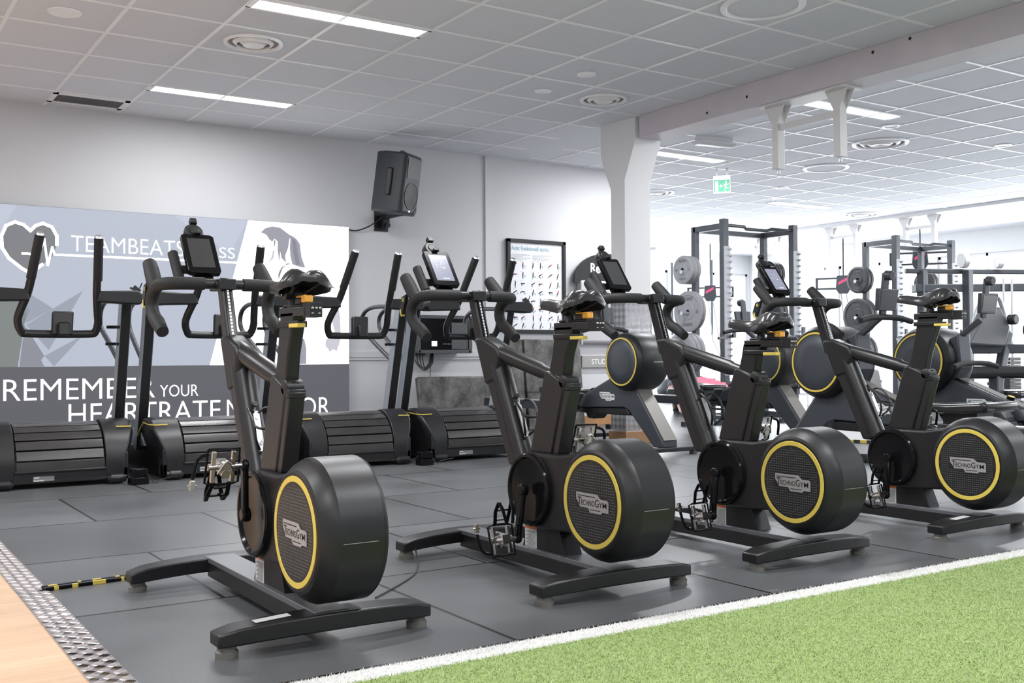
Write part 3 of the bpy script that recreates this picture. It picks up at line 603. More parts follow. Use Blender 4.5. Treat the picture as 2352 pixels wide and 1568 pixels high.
# ================================================================== EXERCISE BIKES
def bike(cx, S, hz, cr, label, lit=False, sticker=False, cy=2.768):
    """cx centre, S saddle slider height, hz handlebar lift, cr angle of left crank"""
    t = thing('exercise_bike', label, 'exercise bike', (cx, cy, 0), 0, 'spinning bikes in the front row')
    # base
    MB().box(-.05, .05, .03, .95, .024, .076).build('base_beam', M_FRM, t, bevel=.004)
    MB().box(-.052, .052, -.03, .975, .074, .0915).build('beam_cover', mat('cover_plate_grey', (.16, .165, .18), .35, metal=.4), t, bevel=.002)
    def stab(y, flip):
        mb = MB(); n = 12; rings = []
        for i in range(n+1):
            x = -.318+.636*i/n; a = abs(x)/.318; zt = .090-.018*a**2; zb = .029+.012*(1-a**2); hw = .044+.006*(1-a)
            if i in (0, n): zt -= .008; hw -= .006
            yo = .022*(a**2)*flip
            rings.append([(x, y+yo-hw, zb), (x, y+yo+hw, zb), (x, y+yo+hw, zt), (x, y+yo-hw, zt)])
        mb.ring(rings); o = mb.build('stabilizer', M_FRM, t, bevel=.006, seg=3)
        for s in (-1, 1):
            f = MB(); f.lathe([(0, .030), (.014, .031), (.018, .026), (.034, .024)], 20, 'z', (s*.285, y+.022*flip*.77, 0)); f.build('levelling_foot', M_FOOT, o)
        return o
    st = stab(-.005, 1); stab(.985, -1)
    if sticker:
        mb = MB(); mb.M = TR(-.165, -.0, .0868) @ RY(-.058); mb.box(-.05, .05, -.016, .016, 0, .001); mb.build('sticker', M_LBL, st)
    # pedestal
    p = MB(); p.prism([(.25, .08), (.285, .20), (.47, .20), (.52, .08)], 'x', -.034, .034); p = p.build('pedestal', M_BLK, t, bevel=.004)
    MB().prism([(.235, .082), (.285, .20), (.297, .20), (.25, .082)], 'x', -.036, .036).build('pedestal_fin', M_FRM, p)
    w_ = MB(); w_.box(-.0355, -.0342, .42, .495, .09, .178); w_.mat(1); w_.box(-.0365, -.0355, .422, .493, .160, .177); w_.mat(2)
    for i in range(14): w_.box(-.0365, -.0356, .425, .49-.01*(i % 3), .095+i*.0043, .0963+i*.0043)
    w_.build('warning_sticker', [M_LBL, M_ORS, M_DKG], p)
    # drive housing
    h = MB(); h.prism([(0, .21), (.12, .185), (.40, .17), (.50, .21), (.545, .30), (.50, .41), (.43, .445), (.25, .445), (.1, .47), (0, .5)], 'x', -.058, .058); h.build('drive_housing', M_BLK, t, bevel=.012, seg=3)
    cyd, czd = .42, .31
    for s in (-1, 1):
        d = MB(); d.lathe([(s*.05, .132), (s*.072, .132), (s*.078, .127), (s*.078, .118), (s*.070, .112), (s*.064, .06), (s*.062, .001)], 64, 'x', (0, cyd, czd), cap=False)
        d = d.build('crank_cover', M_GLB, t)
        MB().lathe([(s*.055, .1335), (s*.070, .1335)], 64, 'x', (0, cyd, czd), cap=False).build('cover_rim', M_BLK, d)
    # flywheel
    fw = MB(); fc = (0, .012, .312)
    fw.lathe([(-.093, .001), (-.093, .163), (-.088, .172), (-.070, .189), (-.052, .1995), (-.046, .2015), (-.042, .2030), (.084, .2035), (.086, .2015), (.088, .2015), (.090, .2030), (.097, .198), (.101, .18), (.101, .001)], 96, 'x', fc, cap=False)
    fw = fw.build('flywheel_cover', M_BLK, t, ang=14)
    MB().lathe([(-.0935, .138), (-.0955, .139), (-.0955, .154), (-.0935, .155)], 96, 'x', fc, cap=False).build('accent_ring', M_YEL, fw)
    MB().lathe([(-.0935, .001), (-.0945, .137)], 72, 'x', fc, cap=False).build('face_disc', mat('face_disc_black', (.016, .016, .017), .4), fw)
    dm = MB()
    for i in range(-14, 15):
        for j in range(-14, 15):
            y, z = i*.0092, j*.0092
            if math.hypot(y, z) > .129: continue
            if abs(z) < .024 and abs(y) < .088: continue
            dm.box(-.0957, -.0944, fc[1]+y-.0021, fc[1]+y+.0021, fc[2]+z-.0011, fc[2]+z+.0011)
    dm.build('dot_pattern', mat('dot_grey', (.17, .17, .175), .35), fw)['kind'] = 'stuff'
    logo(fw, TR(-.0962, .005, .312) @ RZ(-PI/2), .172)
    sm = MB(); sm.lathe([(-.035, .2042), (.065, .2042)], 2, 'x', fc) if False else sm.box(-.038, .064, fc[1]-.2050, fc[1]-.2030, .300, .3015); sm.build('seam_line', mat('seam_grey', (.25, .25, .24), .5), fw)
    # seat tube
    q = MB(); q.prism([(.33, .44), (.47, .44), (.376, .737), (.355, .742), (.26, .705), (.252, .692)], 'x', -.030, .030)
    q = q.build('seat_tube', M_FRM, t, bevel=.008, seg=3)
    MB().prism([(.292, .445), (.33, .44), (.25, .70), (.222, .69)], 'x', -.026, .026).build('seat_tube_back', M_FRM, q, bevel=.004)
    # seat post
    def yf(z): return .374-.42*(z-.708) if z < .79 else .34-.21*(z-.79)
    ps = MB(); zt = S-.012
    ps.prism([(yf(.70)+.002, .66), (yf(.70)-.10, .66), (yf(.79)-.088, .80), (yf(zt)-.112, zt), (yf(zt)+.0, zt), (yf(.79), .79)], 'x', -.022, .022)
    ps = ps.build('seat_post', M_BLK, t, bevel=.006)
    cl = MB(); cl.box(-.0245, .0245, .205, .325, S-.060, S-.040); cl.build('post_collar', M_BLK, ps, bevel=.003)
    lv = MB(); lv.box(-.030, -.0235, .15, .30, S-.058, S-.042); lv.mat(1); lv.box(-.034, -.008, .14, .21, S-.062, S-.050); lv.build('clamp_lever', [M_BLK, M_YEL], ps, bevel=.002)
    sl = MB(); sl.box(-.022, .022, .12, .325, S-.030, S); sl.box(-.018, .018, .12, .30, S, S+.008); sl = sl.build('seat_slider', M_FRM, t, bevel=.004)
    ec = MB(); ec.box(-.019, .019, .08, .135, S-.034, S+.008); ec.mat(1)
    for k in (-1, 0, 1): ec.lathe([(-.0, .0045), (-.003, .0035), (-.004, .001)], 12, 'y', (k*.0115, .079, S-.008), cap=False)
    ec.mat(2); ec.box(-.015, -.008, .0785, .08, S-.024, S-.0215); ec.box(.006, .013, .0785, .08, S-.024, S-.0215)
    ec.build('end_cap', [M_BLK, M_CHR, M_LBL], sl, bevel=.003)
    kn = MB(); kn.box(-.016, .016, .165, .205, S+.006, S+.026); kn.mat(1); kn.box(-.014, .014, .135, .205, S+.026, S+.033); kn.box(-.012, .014, .135, .172, S+.010, S+.033)
    kn.build('adjuster_lever', [M_BLK, M_ORG], sl, bevel=.004)
    # saddle
    sd = MB(); rings = []
    sec = [(.425, .004, -.010, .010), (.418, .020, .0, .022), (.40, .026, .004, .03), (.36, .028, .002, .034), (.31, .030, -.004, .036), (.27, .037, -.006, .04), (.235, .050, .000, .045), (.20, .070, .010, .055), (.17, .088, .018, .060), (.14, .101, .023, .062), (.115, .105, .024, .060), (.095, .098, .020, .050), (.082, .075, .014, .035), (.078, .05, .006, .02)]
    for (y, hw, zt, dp) in sec:
        hw *= .80; y = .425-(.425-y)*.85
        top = []; bot = []; N = 14
        wide = max(0, (hw-.036)/.05)
        for i in range(N+1):
            u = -1+2*i/N; x = hw*u
            z = S+.085+zt-dp*.85*abs(u)**3.2 + .010*wide*(math.sin(min(1, abs(u)*1.15)*PI)**1) - .012*wide*(1-abs(u))**2
            top.append((x, y, z)); 
        for i in range(N, -1, -1):
            u = -1+2*i/N; bot.append((hw*.93*u, y, S+.085+zt-.012-dp*.9*abs(u)**3.4-.010*(1-abs(u))+(.0 if abs(u) < .99 else .002)))
        rings.append(top+bot)
    sd.ring(rings); sd = sd.build('saddle', M_LTH, t, ang=60)
    rl = MB()
    for s in (-1, 1): rl.tube([(s*.008, .40, S+.075), (s*.02, .34, S+.05), (s*.022, .22, S+.045), (s*.035, .17, S+.06), (s*.045, .15, S+.07)], .004, 8, smooth=4)
    rl.build('saddle_rail', M_BLK, sd)
    ck = MB(); ck.lathe([(-.035, .012), (-.03, .02), (-.012, .02), (-.006, .014), (.006, .014), (.012, .02), (.03, .02), (.035, .012)], 16, 'x', (0, .25, S+.043)); ck.tube([(0, .25, S), (0, .25, S+.045)], [.020, .013], 14)
    ck.build('saddle_clamp', M_BLK, sd, ang=30)
    # main frame
    MB().tube([(0, .80, .835), (0, .70, .808), (0, .42, .741), (0, .405, .737), (0, .245, .699)], [.034, .033, .031, .026, .024], 24).build('top_tube', M_FRM, t)
    cp = MB(); cp.lathe([(-.030, .001), (-.030, .020), (-.026, .025), (.026, .025), (.030, .020), (.030, .001)], 24, 'x', (0, .262, .703), cap=False); cp.build('end_cap', M_BLK, t, ang=50)
    MB().box(-.028, .028, .225, .26, .672, .70).build('tube_bracket', M_BLK, t, bevel=.004)
    MB().tube([(0, .735, .80), (0, .70, .72), (0, .545, .40)], [.034, .040, .040], 24, smooth=4).build('down_tube', M_FRM, t)
    fn = MB(); fn.prism([(.855, .862), (.762, .842), (.56, .38), (.615, .38), (.70, .55)], 'x', -.030, .030); fn.build('frame_fin', M_FRM, t, bevel=.010, seg=3)
    hd = MB(); hd.prism([(.86, .868), (.79, .872), (.69, .835), (.665, .80), (.70, .70), (.775, .68)], 'x', -.037, .037); hd.build('head_joint', M_BLK, t, bevel=.014, seg=3)
    # head post
    dz = hz; dy = dz*.42
    hp = MB(); hp.prism([(.796, .80), (.85, .80), (.940+dy, 1.068+dz), (.897+dy, 1.078+dz)], 'x', -.020, .020); hp = hp.build('head_post', M_FRM, t, bevel=.004)
    L = math.hypot(.101+dy, .278+dz); ang = math.atan2(.101+dy, .278+dz)
    rr = MB(); rr.M = TR(0, .796, .80) @ RX(-ang); rr.box(-.011, .011, -.003, -.0, .06, L-.012); rr.mat(1); rr.box(-.0035, .0035, -.0045, -.003, .065, L-.03)
    rr.mat(2)
    for i in range(16): rr.box(-.003, .003, -.0052, -.0045, .075+i*.0125, .0785+i*.0125)
    rr.build('ruler_strip', [M_GLB, M_SIL, M_INK], hp)
    # handlebar
    Z = 1.055+dz; Y = .93+dy
    hb = MB(); hb.tube([(-.075, Y-.01, Z), (.075, Y-.01, Z)], .018, 16); hb.box(-.03, .03, Y-.06, Y+.06, Z-.022, Z+.018)
    hb.lathe([(-.028, .010), (-.032, .009), (-.034, .001)], 12, 'x', (0, Y-.025, Z), cap=False)
    hb = hb.build('handlebar', M_FRM, t, bevel=.004)
    for s in (-1, 1):
        g = MB(); X = .205*s
        g.tube([(.07*s, Y-.01, Z), (.12*s, Y-.01, Z), (.165*s, Y-.006, Z-.001), (.195*s, Y+.012, Z-.002), (.208*s, Y+.05, Z-.004), (.21*s, Y+.09, Z-.012), (.212*s, Y+.125, Z-.04), (.213*s, Y+.13, Z-.08), (.212*s, Y+.10, Z-.115), (.211*s, Y+.06, Z-.135), (.21*s, Y-.0, Z-.17)], [.0225]*8+[.0235, .025, .021], 16, smooth=5)
        g.build('drop_grip', M_RUB, hb, ang=60)
        hn = MB(); hn.tube([(.21*s, Y+.09, Z-.02), (.208*s, Y+.12, Z+.01), (.205*s, Y+.165, Z+.05), (.204*s, Y+.20, Z+.082)], [.022, .027, .027, .024], 16, smooth=4); hn.build('hood_grip', M_RUB, hb, ang=60)
    bl = MB(); bl.prism([(Y+.15, Z+.01), (Y+.19, Z+.0), (Y+.21, Z-.05), (Y+.20, Z-.075), (Y+.185, Z-.07), (Y+.165, Z-.03)], 'x', -.228, -.214); bl.mat(1); bl.prism([(Y+.203, Z-.05), (Y+.196, Z-.08), (Y+.188, Z-.078), (Y+.196, Z-.05)], 'x', -.229, -.213)
    bl.mat(1); bl.lathe([(-.2285, .004), (-.229, .008)], 12, 'x', (0, Y+.175, Z-.012), cap=False)
    bl.build('shift_lever', [M_BLK, M_YEL], hb, bevel=.001)
    ar = MB(); ar.tube([(-.085, Y+.24, Z+.03), (-.09, Y+.315, Z+.135)], .0195, 14, cap=True); ar.tube([(-.085, Y+.24, Z+.03), (-.075, Y+.10, Z)], .013, 12); ar.box(-.09, -.03, Y+.255, Y+.28, Z+.055, Z+.085); ar.build('aero_grip', M_RUB, hb, bevel=.003)
    # tablet
    tl = math.atan2(.11, .152)
    tb = thing_part = MB(); tb.M = TR(0, Y+.21, Z+.05) @ RX(-tl)
    def rr_(w0, h0, h1, r, n=5):
        o = []
        for (cx_, cz_, a0) in ((w0-r, h1-r, 0), (-w0+r, h1-r, PI/2), (-w0+r, h0+r, PI), (w0-r, h0+r, 1.5*PI)):
            for i in range(n+1): a = a0+PI/2*i/n; o.append((cx_+r*math.cos(a), cz_+r*math.sin(a)))
        return o
    tb.prism(rr_(.062, 0, .19, .014), 'y', -.011, .011); 
    tb = tb.build('tablet', M_GLB, t, bevel=.003)
    sc = MB(); sc.M = TR(0, Y+.21, Z+.05) @ RX(-tl); sc.box(-.043, .043, -.0118, -.0105, .026, .168); 
    if lit:
        sc.mat(1); rg = random.Random(5)
        for i in range(14):
            x, z = rg.uniform(-.02, .02), rg.uniform(.09, .135); sc.lathe([(-.0125, .0015), (-.0126, .0022)], 8, 'y', (x, 0, z), cap=False)
        sc.box(-.01, .02, -.0122, -.0118, .036, .040)
    sc.build('tablet_screen', [M_SCL if lit else M_SCR, mat('screen_glyph', (.8, .8, .8), .5, emit=(.8, .8, .9), es=.5)], tb)
    bk = MB(); bk.M = TR(0, Y+.21, Z+.05) @ RX(-tl); bk.prism(rr_(.037, -.03, .252, .034), 'y', .014, .034); bk.lathe([(-.004, .033), (.002, .036), (.016, .036)], 28, 'y', (-.004, 0, .215)); bk.lathe([(-.0075, .018), (-.004, .022)], 24, 'y', (-.004, 0, .215))
    bk.box(-.013, .013, -.012, .012, .250, .274); bk.box(-.013, .013, -.024, -.004, .186, .198)
    bk.build('phone_holder', M_BLK, t, bevel=.003)
    MB().bar((0, Y+.06, Z-.01), (0, Y+.22, Z+.03), .03, .022).build('tablet_arm', M_FRM, t)
    # cranks
    for s in (-1, 1):
        a = cr if s < 0 else cr+PI; dy_, dz_ = math.cos(a), math.sin(a)
        e = (s*.118, cyd+.172*dy_, czd+.172*dz_)
        c = MB(); c.bar((s*.095, cyd, czd), e, .018, .032, (1, 0, 0)); c.lathe([(s*.08, .022), (s*.108, .022)], 20, 'x', (0, cyd, czd)); c.lathe([(s*.108, .019), (s*.128, .019)], 20, 'x', (0, e[1], e[2]))
        c = c.build('crank', M_GLB, t, bevel=.006)
        up = 1 if dz_ > 0 else -1
        px = s*.185; P = TR(px, e[1], e[2]) @ RX(-.5*0+(.25 if up > 0 else PI*.92))
        pd = MB(); pd.M = P
        pd.tube([(-s*.06, 0, 0), (s*.045, 0, 0)], .010, 14); pd.box(-.016, .016, -.03, .03, -.016, .016)
        for k in (-1, 1): pd.bar((k*.030, -.002, -.048), (k*.030, -.002, .048), .012, .012)
        for k in (-1, 1): pd.lathe([(-.034, .013), (-.024, .017)], 16, 'y', (0, 0, k*.012))
        pd.tube([(-.024, -.03, -.012), (0, -.036, .028), (.024, -.03, -.012)], .004, 8, smooth=4)
        pd.mat(1)
        cg = [(-.048, .0, .055), (-.052, .0, -.05), (-.03, .0, -.056), (.03, 0, -.056), (.05, 0, -.05), (.048, 0, .055), (-.048, 0, .055)]
        pd.tube(cg, .004, 8)
        for k in (-1, 1):
            pd.bar((k*.024, .004, -.052), (k*.030, .030, -.10), .013, .005); pd.bar((k*.030, .030, -.10), (k*.026, .055, -.128), .013, .005)
            pd.bar((k*.026, .055, -.128), (k*.022, .068, -.10), .013, .005); pd.bar((k*.022, .068, -.10), (k*.012, .066, -.05), .012, .004)
        pd.bar((-.028, .032, -.102), (.028, .032, -.102), .016, .005, (0, 1, 0)); pd.bar((-.02, .012, -.07), (.02, .012, -.07), .02, .004, (0, 1, 0))
        pd.mat(1); pd.tube([(s*.048, -.01, .045), (s*.080, -.012, .03), (s*.092, -.012, -.03)], .006, 6, smooth=3)
        pd.mat(0); pd.box(s*.084, s*.099, -.018, -.008, -.065, -.035); pd.tube([(s*.078, -.012, -.05), (s*.105, -.012, -.05)], .004, 6)
        pd.build('pedal', [M_CHR, M_GLB], c, bevel=.0015)
    # bottle cage on the down tube
    u = Vector((0, .155, .32)).normalized(); nrm = Vector((0, -u.z, u.y))
    base = Vector((0, .603, .535))+nrm*.044
    Mb = Matrix(((1, 0, 0, base.x), (0, nrm.y, u.y, base.y), (0, nrm.z, u.z, base.z), (0, 0, 0, 1)))
    bc = MB(); bc.M = Mb; bc.box(-.010, .010, 0, .006, -.07, .07); bc.mat(0); bc.lathe([(.004, .006), (.009, .005)], 10, 'y', (0, 0, .045)); bc.lathe([(.004, .006), (.009, .005)], 10, 'y', (0, 0, -.045))
    bc.mat(1)
    for s in (-1, 1):
        bc.tube([(s*.008, .006, .065), (s*.03, .02, .075), (s*.038, .045, .05), (s*.034, .06, .0), (s*.03, .045, -.045), (s*.008, .006, -.065)], .0045, 8, smooth=4)
    bc.tube([(-.034, .055, .0), (-.02, .075, -.02), (.02, .075, -.02), (.034, .055, 0)], .0045, 8, smooth=4)
    bc.lathe([(0, .009), (.012, .009)], 12, 'y', (0, 0, .095))
    bc.build('bottle_cage', [M_SIL, M_BLK], t)
    return t
bike(1.185, .945, 0, math.radians(112), 'nearest black exercise bike, leftmost of the front row beside the threshold strip', sticker=True)
bike(2.217, .914, -.014, math.radians(-90), 'second black exercise bike, in front of the white column, with lit tablet', lit=True)
bike(3.171, .855, 0, math.radians(-92), 'third black exercise bike, with the lowest saddle of the row')
bike(4.276, .984, .010, math.radians(-92), 'rightmost black exercise bike, its flywheel near the right photo edge', lit=True, sticker=True)
o = MB().tube([(1.52, 3.16, .004), (1.66, 3.28, .004), (1.80, 3.42, .004), (1.90, 3.58, .006), (1.96, 3.72, .05)], .003, 6, smooth=5).build('power_cable', M_CBL)
tag(o, 'thin black cable on the mats between the first and second bikes', 'cable')

# ================================================================== CURVED TREADMILLS
def treadmill():
    t = thing('treadmill', 'curved treadmill', 'treadmill', (0, 0, 0), 0, 'curved treadmills before the display wall')
    cy_, cz_, Rr = .26, .125, .262
    dk = MB(); dk.prism([(.02, .04), (.005, .12), (.03, .2), (.12, .33), (.2, .37), (.26, .38), (.5, .30), (.8, .2), (1.2, .17), (1.6, .24), (1.78, .30), (1.80, .05)], 'x', -.262, .262); dk.build('deck_body', M_BLK, t)
    for i in range(7):
        sl = MB(); th0 = math.radians(84+i*14.6); th1 = th0+math.radians(12.6)
        rg = []
        for th in (th0, (th0+th1)/2, th1):
            c, s_ = math.cos(th), math.sin(th)
            if c > 0: c = 0.0 if c < .02 else c
            rg.append([(-.253, cy_+c*(Rr+.004), cz_+s_*(Rr+.004)), (.253, cy_+c*(Rr+.004), cz_+s_*(Rr+.004)), (.253, cy_+c*(Rr-.012), cz_+s_*(Rr-.012)), (-.253, cy_+c*(Rr-.012), cz_+s_*(Rr-.012))])
        sl.ring(rg); sl.build('belt_slat', mat('slat_rubber', (.032, .030, .030), .27, spec=.6, vary=.35, vscale=9), t, bevel=.0025)
    fr = MB(); fr.box(-.40, .40, .0, .06, .03, .105); fr.box(-.265, .265, -.014, .01, .096, .112); fr.box(-.40, -.262, .0, .1, .03, .2); fr.box(.262, .40, .0, .1, .03, .2); fr = fr.build('front_frame', M_BLK, t, bevel=.006, seg=3)
    lb = MB(); lb.box(-.16, -.04, -.002, .001, .045, .075); lb.mat(1); lb.box(-.155, -.125, -.0028, -.002, .064, .072); lb.box(-.158, -.10, -.0028, -.002, .046, .052); lb.build('rating_label', [mat('label_dim', (.20, .20, .21), .5), M_LBL], fr)
    for s in (-1, 1):
        prof = [(.0, .03), (-.004, .13), (.0, .20), (.03, .27), (.08, .335), (.15, .382), (.22, .403), (.28, .398), (.36, .345), (.5, .24), (.7, .19), (1.3, .17), (1.75, .20), (1.8, .03)]
        def widen(z): return .395 + .06*min(1, max(0, (z-.17)/.16))
        pd = MB(); n = len(prof)
        rings = [[(s*.262, y, z) for y, z in prof], [(s*(widen(z)-.02), y, z) for y, z in prof], [(s*widen(z), y+(.03 if y < .1 else 0), z-.012 if z > .1 else z) for y, z in prof]]
        pd.ring(rings); pd = pd.build('side_pod', M_BLK, t, bevel=.006, ang=40)
        ys = MB()
        pts = [(s*.345, .103, .358), (s*.432, .103, .356), (s*.452, .155, .358), (s*.459, .27, .366), (s*.459, .36, .318), (s*.459, .50, .212)] if s < 0 else [(s*.345, .103, .358), (s*.436, .103, .356)]
        for p0, p1 in zip(pts[:-1], pts[1:]): ys.bar((p0[0], p0[1]-.012, p0[2]), (p1[0], p1[1]-.012, p1[2]), .006, .008, (0, 0, 1))
        ys.build('accent_stripe', M_YEL, pd)
        rl = MB(); rl.lathe([(.27*s, .012), (.29*s, .030), (.36*s, .030), (.365*s, .024), (.38*s, .024)], 20, 'x', (0, -.012, .036)); rl.build('transport_roller', M_BLK, t)
        MB().prism([(.35, .20), (1.75, .20), (1.75, .30), (1.2, .24), (.8, .25), (.45, .37)], 'x', s*.41-.03, s*.41+.03).build('side_rail', M_SLB, t, bevel=.01)
        # upright: black core, pale side faces
        b0, b1 = Vector((s*.43, .48, .18)), Vector((s*.43, .20, 1.19))
        u_ = MB(); u_.bar(b0, b1, .060, .085); u_ = u_.build('upright', M_BLK, t, bevel=.004)
        pl = MB()
        for k in (-1, 1):
            o_ = Vector((k*.0315, 0, 0)); pl.bar(b0+o_, b1+o_, .004, .078)
        pl.build('side_panel', M_SLB, u_)
        am = MB(); am.prism([(.19, 1.145), (.205, 1.215), (.44, 1.225), (.47, 1.20), (.475, 1.16), (.455, 1.135)] if s > 0 else [(-.19, 1.145), (-.205, 1.215), (-.44, 1.225), (-.47, 1.20), (-.475, 1.16), (-.455, 1.135)], 'y', -.09, .02)
        am = am.build('console_arm', M_BLK, t, bevel=.010, seg=3)
        MB().bar((s*.43, .0, 1.165), (s*.43, .22, 1.185), .06, .06).build('arm_link', M_BLK, am, bevel=.004)
        hr = MB(); hr.tube([(s*.41, .05, 1.16), (s*.41, .5, 1.19), (s*.41, .74, 1.18), (s*.41, .86, 1.12), (s*.41, .85, 1.02), (s*.42, .68, .92), (s*.43, .38, .77)], .017, 12, smooth=5); hr.build('side_handrail', M_GUN, t, ang=60)
    cup = MB()
    for z in (.99, .88): cup.lathe([(z, .042), (z+.018, .042), (z+.018, .038), (z, .038)], 24, 'z', (.355, .22+(1.0-z)*.25, 0), cap=False)
    cup.build('cup_ring', M_GLB, t)
    # U shaped push bar leaning towards the viewer at the top
    def PY(z): return -.27+.36*(1.53-z)/.58
    ub = MB(); pts = [(-.165, 1.53), (-.18, 1.36), (-.20, 1.2), (-.235, 1.08), (-.24, 1.02), (-.215, .965), (-.17, .95), (.17, .95), (.215, .965), (.225, 1.02), (.215, 1.08), (.195, 1.2), (.18, 1.36), (.165, 1.53)]
    ub.tube([(x, PY(z), z) for x, z in pts], .0245, 16, smooth=5); ub = ub.build('push_bar', M_FRM, t, ang=60)
    for s in (-1, 1):
        g = MB(); g.tube([(s*.166, PY(1.52), 1.52), (s*.1905, PY(1.28), 1.28)], .0275, 16); g.build('foam_grip', M_RUB, ub, ang=60)
        c = MB(); c.tube([(s*.165, PY(1.53), 1.528), (s*.1645, PY(1.538), 1.538)], [.025, .018], 16); c.build('bar_end', M_SIL, ub)
    hb = MB(); hb.M = TR(.02, PY(.95)-.035, .94) @ RX(-.15); hb.prism([(-.07, 0), (.055, 0), (.065, .15), (-.06, .15)], 'y', -.02, .02); hb.box(-.035, .035, -.06, -.02, -.01, .075); hb.build('control_pad', M_BLK, t, bevel=.01, seg=3)
    ph = MB(); ph.bar((.43, -.04, 1.22), (.45, -.04, 1.245), .05, .01); ph.bar((.40, -.05, 1.245), (.41, -.05, 1.235), .012, .008); ph.tube([(.46, -.04, 1.24), (.475, -.04, 1.275)], .004, 6); ph.build('phone_clip', M_BLK, t)
    return t
tm = treadmill()
for i, (x, l) in enumerate(((1.225, 'leftmost curved treadmill, cut by the left photo edge'), (2.24, 'second curved treadmill from the left, seen behind the nearest bike'), (3.25, 'curved treadmill standing just right of the nearest bike'), (4.225, 'rightmost curved treadmill, below the electronics cabinet'))):
    o = tm if i == 0 else copy_tree(tm); o.location = (x, 6.98, 0); o['label'] = l
for (x, y, l) in ((1.66, 6.87, 'small black power adapter on the mat between the first two treadmills'), (3.69, 6.84, 'small black power adapter on the mat between the right two treadmills')):
    t = thing('power_adapter', l, 'power adapter', (x, y, 0), .1, 'power adapters on the mats')
    MB().box(-.055, .055, -.04, .04, 0, .045).build('lower_block', M_GLB, t, bevel=.004); MB().box(-.05, .05, -.035, .035, .05, .10).build('upper_block', M_GLB, t, bevel=.006)
    MB().tube([(-.05, 0, .07), (-.12, -.01, .05), (-.2, .0, .06), (-.27, .02, .05)], .003, 6, smooth=4).build('cable', M_CBL, t)
    MB().tube([(.05, 0, .07), (.09, -.03, .01), (.16, .02, .02), (.3, .05, .03)], .003, 6, smooth=4).build('cable', M_CBL, t)
# taped bar on the floor
t = thing('taped_floor_bar', 'black bar patched with yellow tape beside the nearest bike front foot', 'floor bar', (.77, 3.925, 0), .12)
MB().box(-.14, .26, -.012, .012, 0, .012).build('bar', M_GLB, t, bevel=.003); MB().box(-.14, .26, .02, .036, 0, .012).build('bar', M_GLB, t, bevel=.003)
mb = MB()
for x0, x1, y in ((-.11, -.095, -.013), (-.05, -.03, -.013), (.02, .065, -.013), (.12, .13, -.013)): mb.box(x0, x1, y, -.002, .0005, .0128)
for x0, x1 in ((-.12, -.09), (-.02, -.01), (.03, .06), (.11, .125)): mb.box(x0, x1, .018, .03, .0, .0128)
mb.build('yellow_tape', M_YEL, t)

